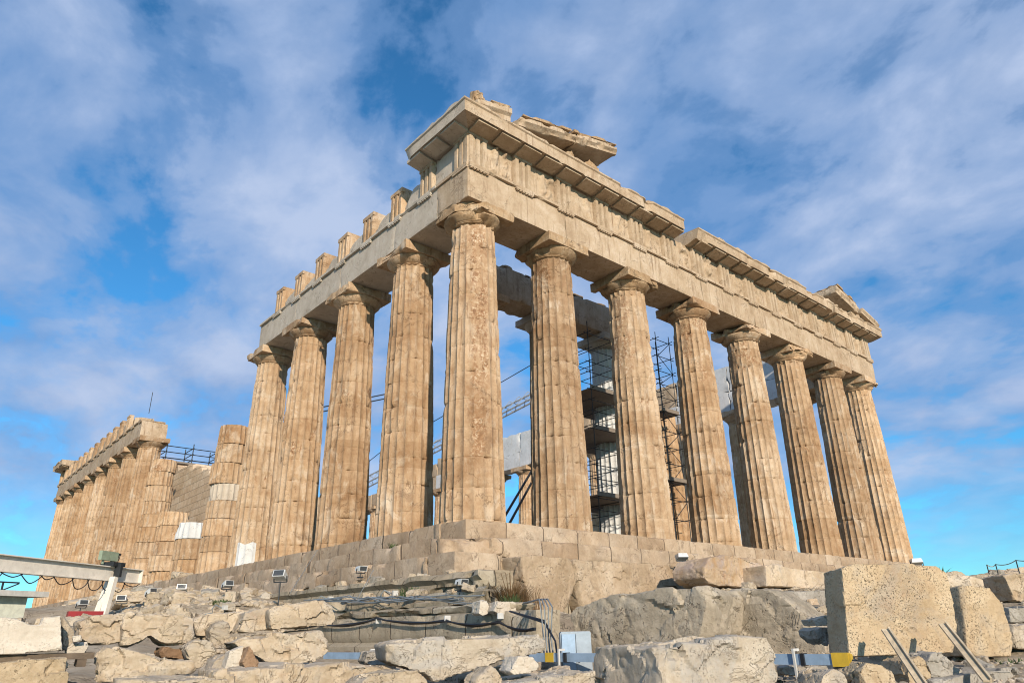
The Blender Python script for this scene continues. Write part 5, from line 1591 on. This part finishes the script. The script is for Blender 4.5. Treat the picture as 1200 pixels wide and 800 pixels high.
def scatter(n, region, smin, smax, label, group, seed, sink=0.10, zf=None):
    rnd = random.Random(seed)
    placed = []
    tries = 0
    while len(placed) < n and tries < n * 40:
        tries += 1
        x, y = region(rnd)
        s_ = rnd.uniform(smin, smax)
        if any((x - a) ** 2 + (y - b) ** 2 < (0.42 * (s_ + c)) ** 2 for a, b, c in placed):
            continue
        placed.append((x, y, s_))
        o = bpy.data.objects.new('rubble_stone', rnd.choice(protos_b))
        z = (zf(x, y) if zf else gz(x, y))
        o.location = (x, y, z - sink * s_)
        o.rotation_euler = (rnd.uniform(-.25, .25), rnd.uniform(-.25, .25), rnd.uniform(0, 6.28))
        o.scale = (s_, s_, s_ * rnd.uniform(0.8, 1.1))
        link(o)
        tag(o, label, 'stone', group)


scatter(75, lambda r: (r.uniform(-4.6, -1.9), r.uniform(6.5, 27)), 0.6, 1.5, 'tan or grey rubble stone in the heap along the south steps', 'rubble along the south steps', 1)
scatter(40, lambda r: (r.uniform(-6.2, -3.7), r.uniform(1.0, 9.5)), 0.4, 0.9, 'smaller rubble stone on the bank in front of the south steps', 'rubble bank before the south steps', 2)
scatter(34, lambda r: (r.uniform(-9.5, -5.6), r.uniform(1.5, 7.2)), 0.35, 0.75, 'rubble stone on the low ground between the gantry and the pale block rows', 'stones by the gantry', 11)
scatter(12, lambda r: (r.uniform(0.1, 1.8), r.uniform(23.2, 34.5)), 0.5, 1.1, 'broken stone lying on the temple platform among the column stumps', 'stones among the stumps', 3, zf=lambda x, y: 0.02)
scatter(95, lambda r: (r.uniform(-10.8, -4.2), r.uniform(-8.6, -5.0)), 0.3, 0.75, 'small stone filling the gaps between the big pale blocks', 'small stones between the pale blocks', 4)
scatter(36, lambda r: (r.uniform(-7.2, -1.2), r.uniform(-12.6, -8.9)), 0.22, 0.5, 'small stone lying about the feet of the front blocks', 'small stones before the grey blocks', 5)
scatter(26, lambda r: (r.uniform(1.5, 8.5), r.uniform(-13.5, -8.0)), 0.5, 1.4, 'weathered stone strewn over the rise behind the tall slabs', 'stones on the rise', 6)
scatter(16, lambda r: (r.uniform(8, 26), r.uniform(-9, -4.5)), 0.6, 1.5, 'fallen stone lying on the ground before the front steps', 'stones before the front steps', 7)
scatter(14, lambda r: (r.uniform(0.2, 7.0), r.uniform(-6.5, -2.6)), 0.5, 1.0, 'stone half buried below the tall poros blocks', 'stones below the poros blocks', 8)
scatter(12, lambda r: (r.uniform(-3.0, -2.2), r.uniform(-4.0, 3.5)), 0.25, 0.5, 'small pale stone lying on the foundation ledge', 'small stones on the ledge', 9, zf=lambda x, y: -2.07)
scatter(10, lambda r: (r.uniform(-2.05, -1.5), r.uniform(-2.2, 6.0)), 0.25, 0.55, 'small pale stone resting at the foot of the lowest step', 'small stones at the foot of the step', 10, zf=lambda x, y: -1.58)

# loose gravel between the stones
ico = bmesh.new()
bmesh.ops.create_icosphere(ico, subdivisions=1, radius=1.0)
IV = np.array([v.co[:] for v in ico.verts]); IF = np.array([[v.index for v in f.verts] for f in ico.faces])
ico.free()
rg = np.random.default_rng(4)
GV, GF = [], []
nb_ = 0
for (n, x0, x1, y0, y1, s0, s1) in [(5200, -11, -3.6, -9.6, -5.0, 0.012, 0.05), (3600, -7.6, -0.4, -13.2, -8.6, 0.012, 0.045), (2200, -6.5, -2.0, 0, 14, 0.03, 0.12), (1500, 0, 9, -13, -2, 0.02, 0.09)]:
    X, Y = rg.uniform(x0, x1, n), rg.uniform(y0, y1, n)
    Z = ground_z(X, Y)
    S_ = s0 + (s1 - s0) * rg.random(n) ** 2.5
    for i in range(n):
        jit = 1 + rg.uniform(-0.3, 0.3, IV.shape)
        GV.append(IV * jit * S_[i] * np.array([1.2, 1.0, 0.7]) + np.array([X[i], Y[i], Z[i] + S_[i] * 0.25]))
        GF.append(IF + nb_)
        nb_ += len(IV)
gv = mk('gravel', np.concatenate(GV), np.concatenate(GF), 'tan', smooth=False)
tag(gv, 'loose pale gravel and chips of stone scattered over the dry ground', 'gravel', kind='stuff')
bpy.context.view_layer.update()
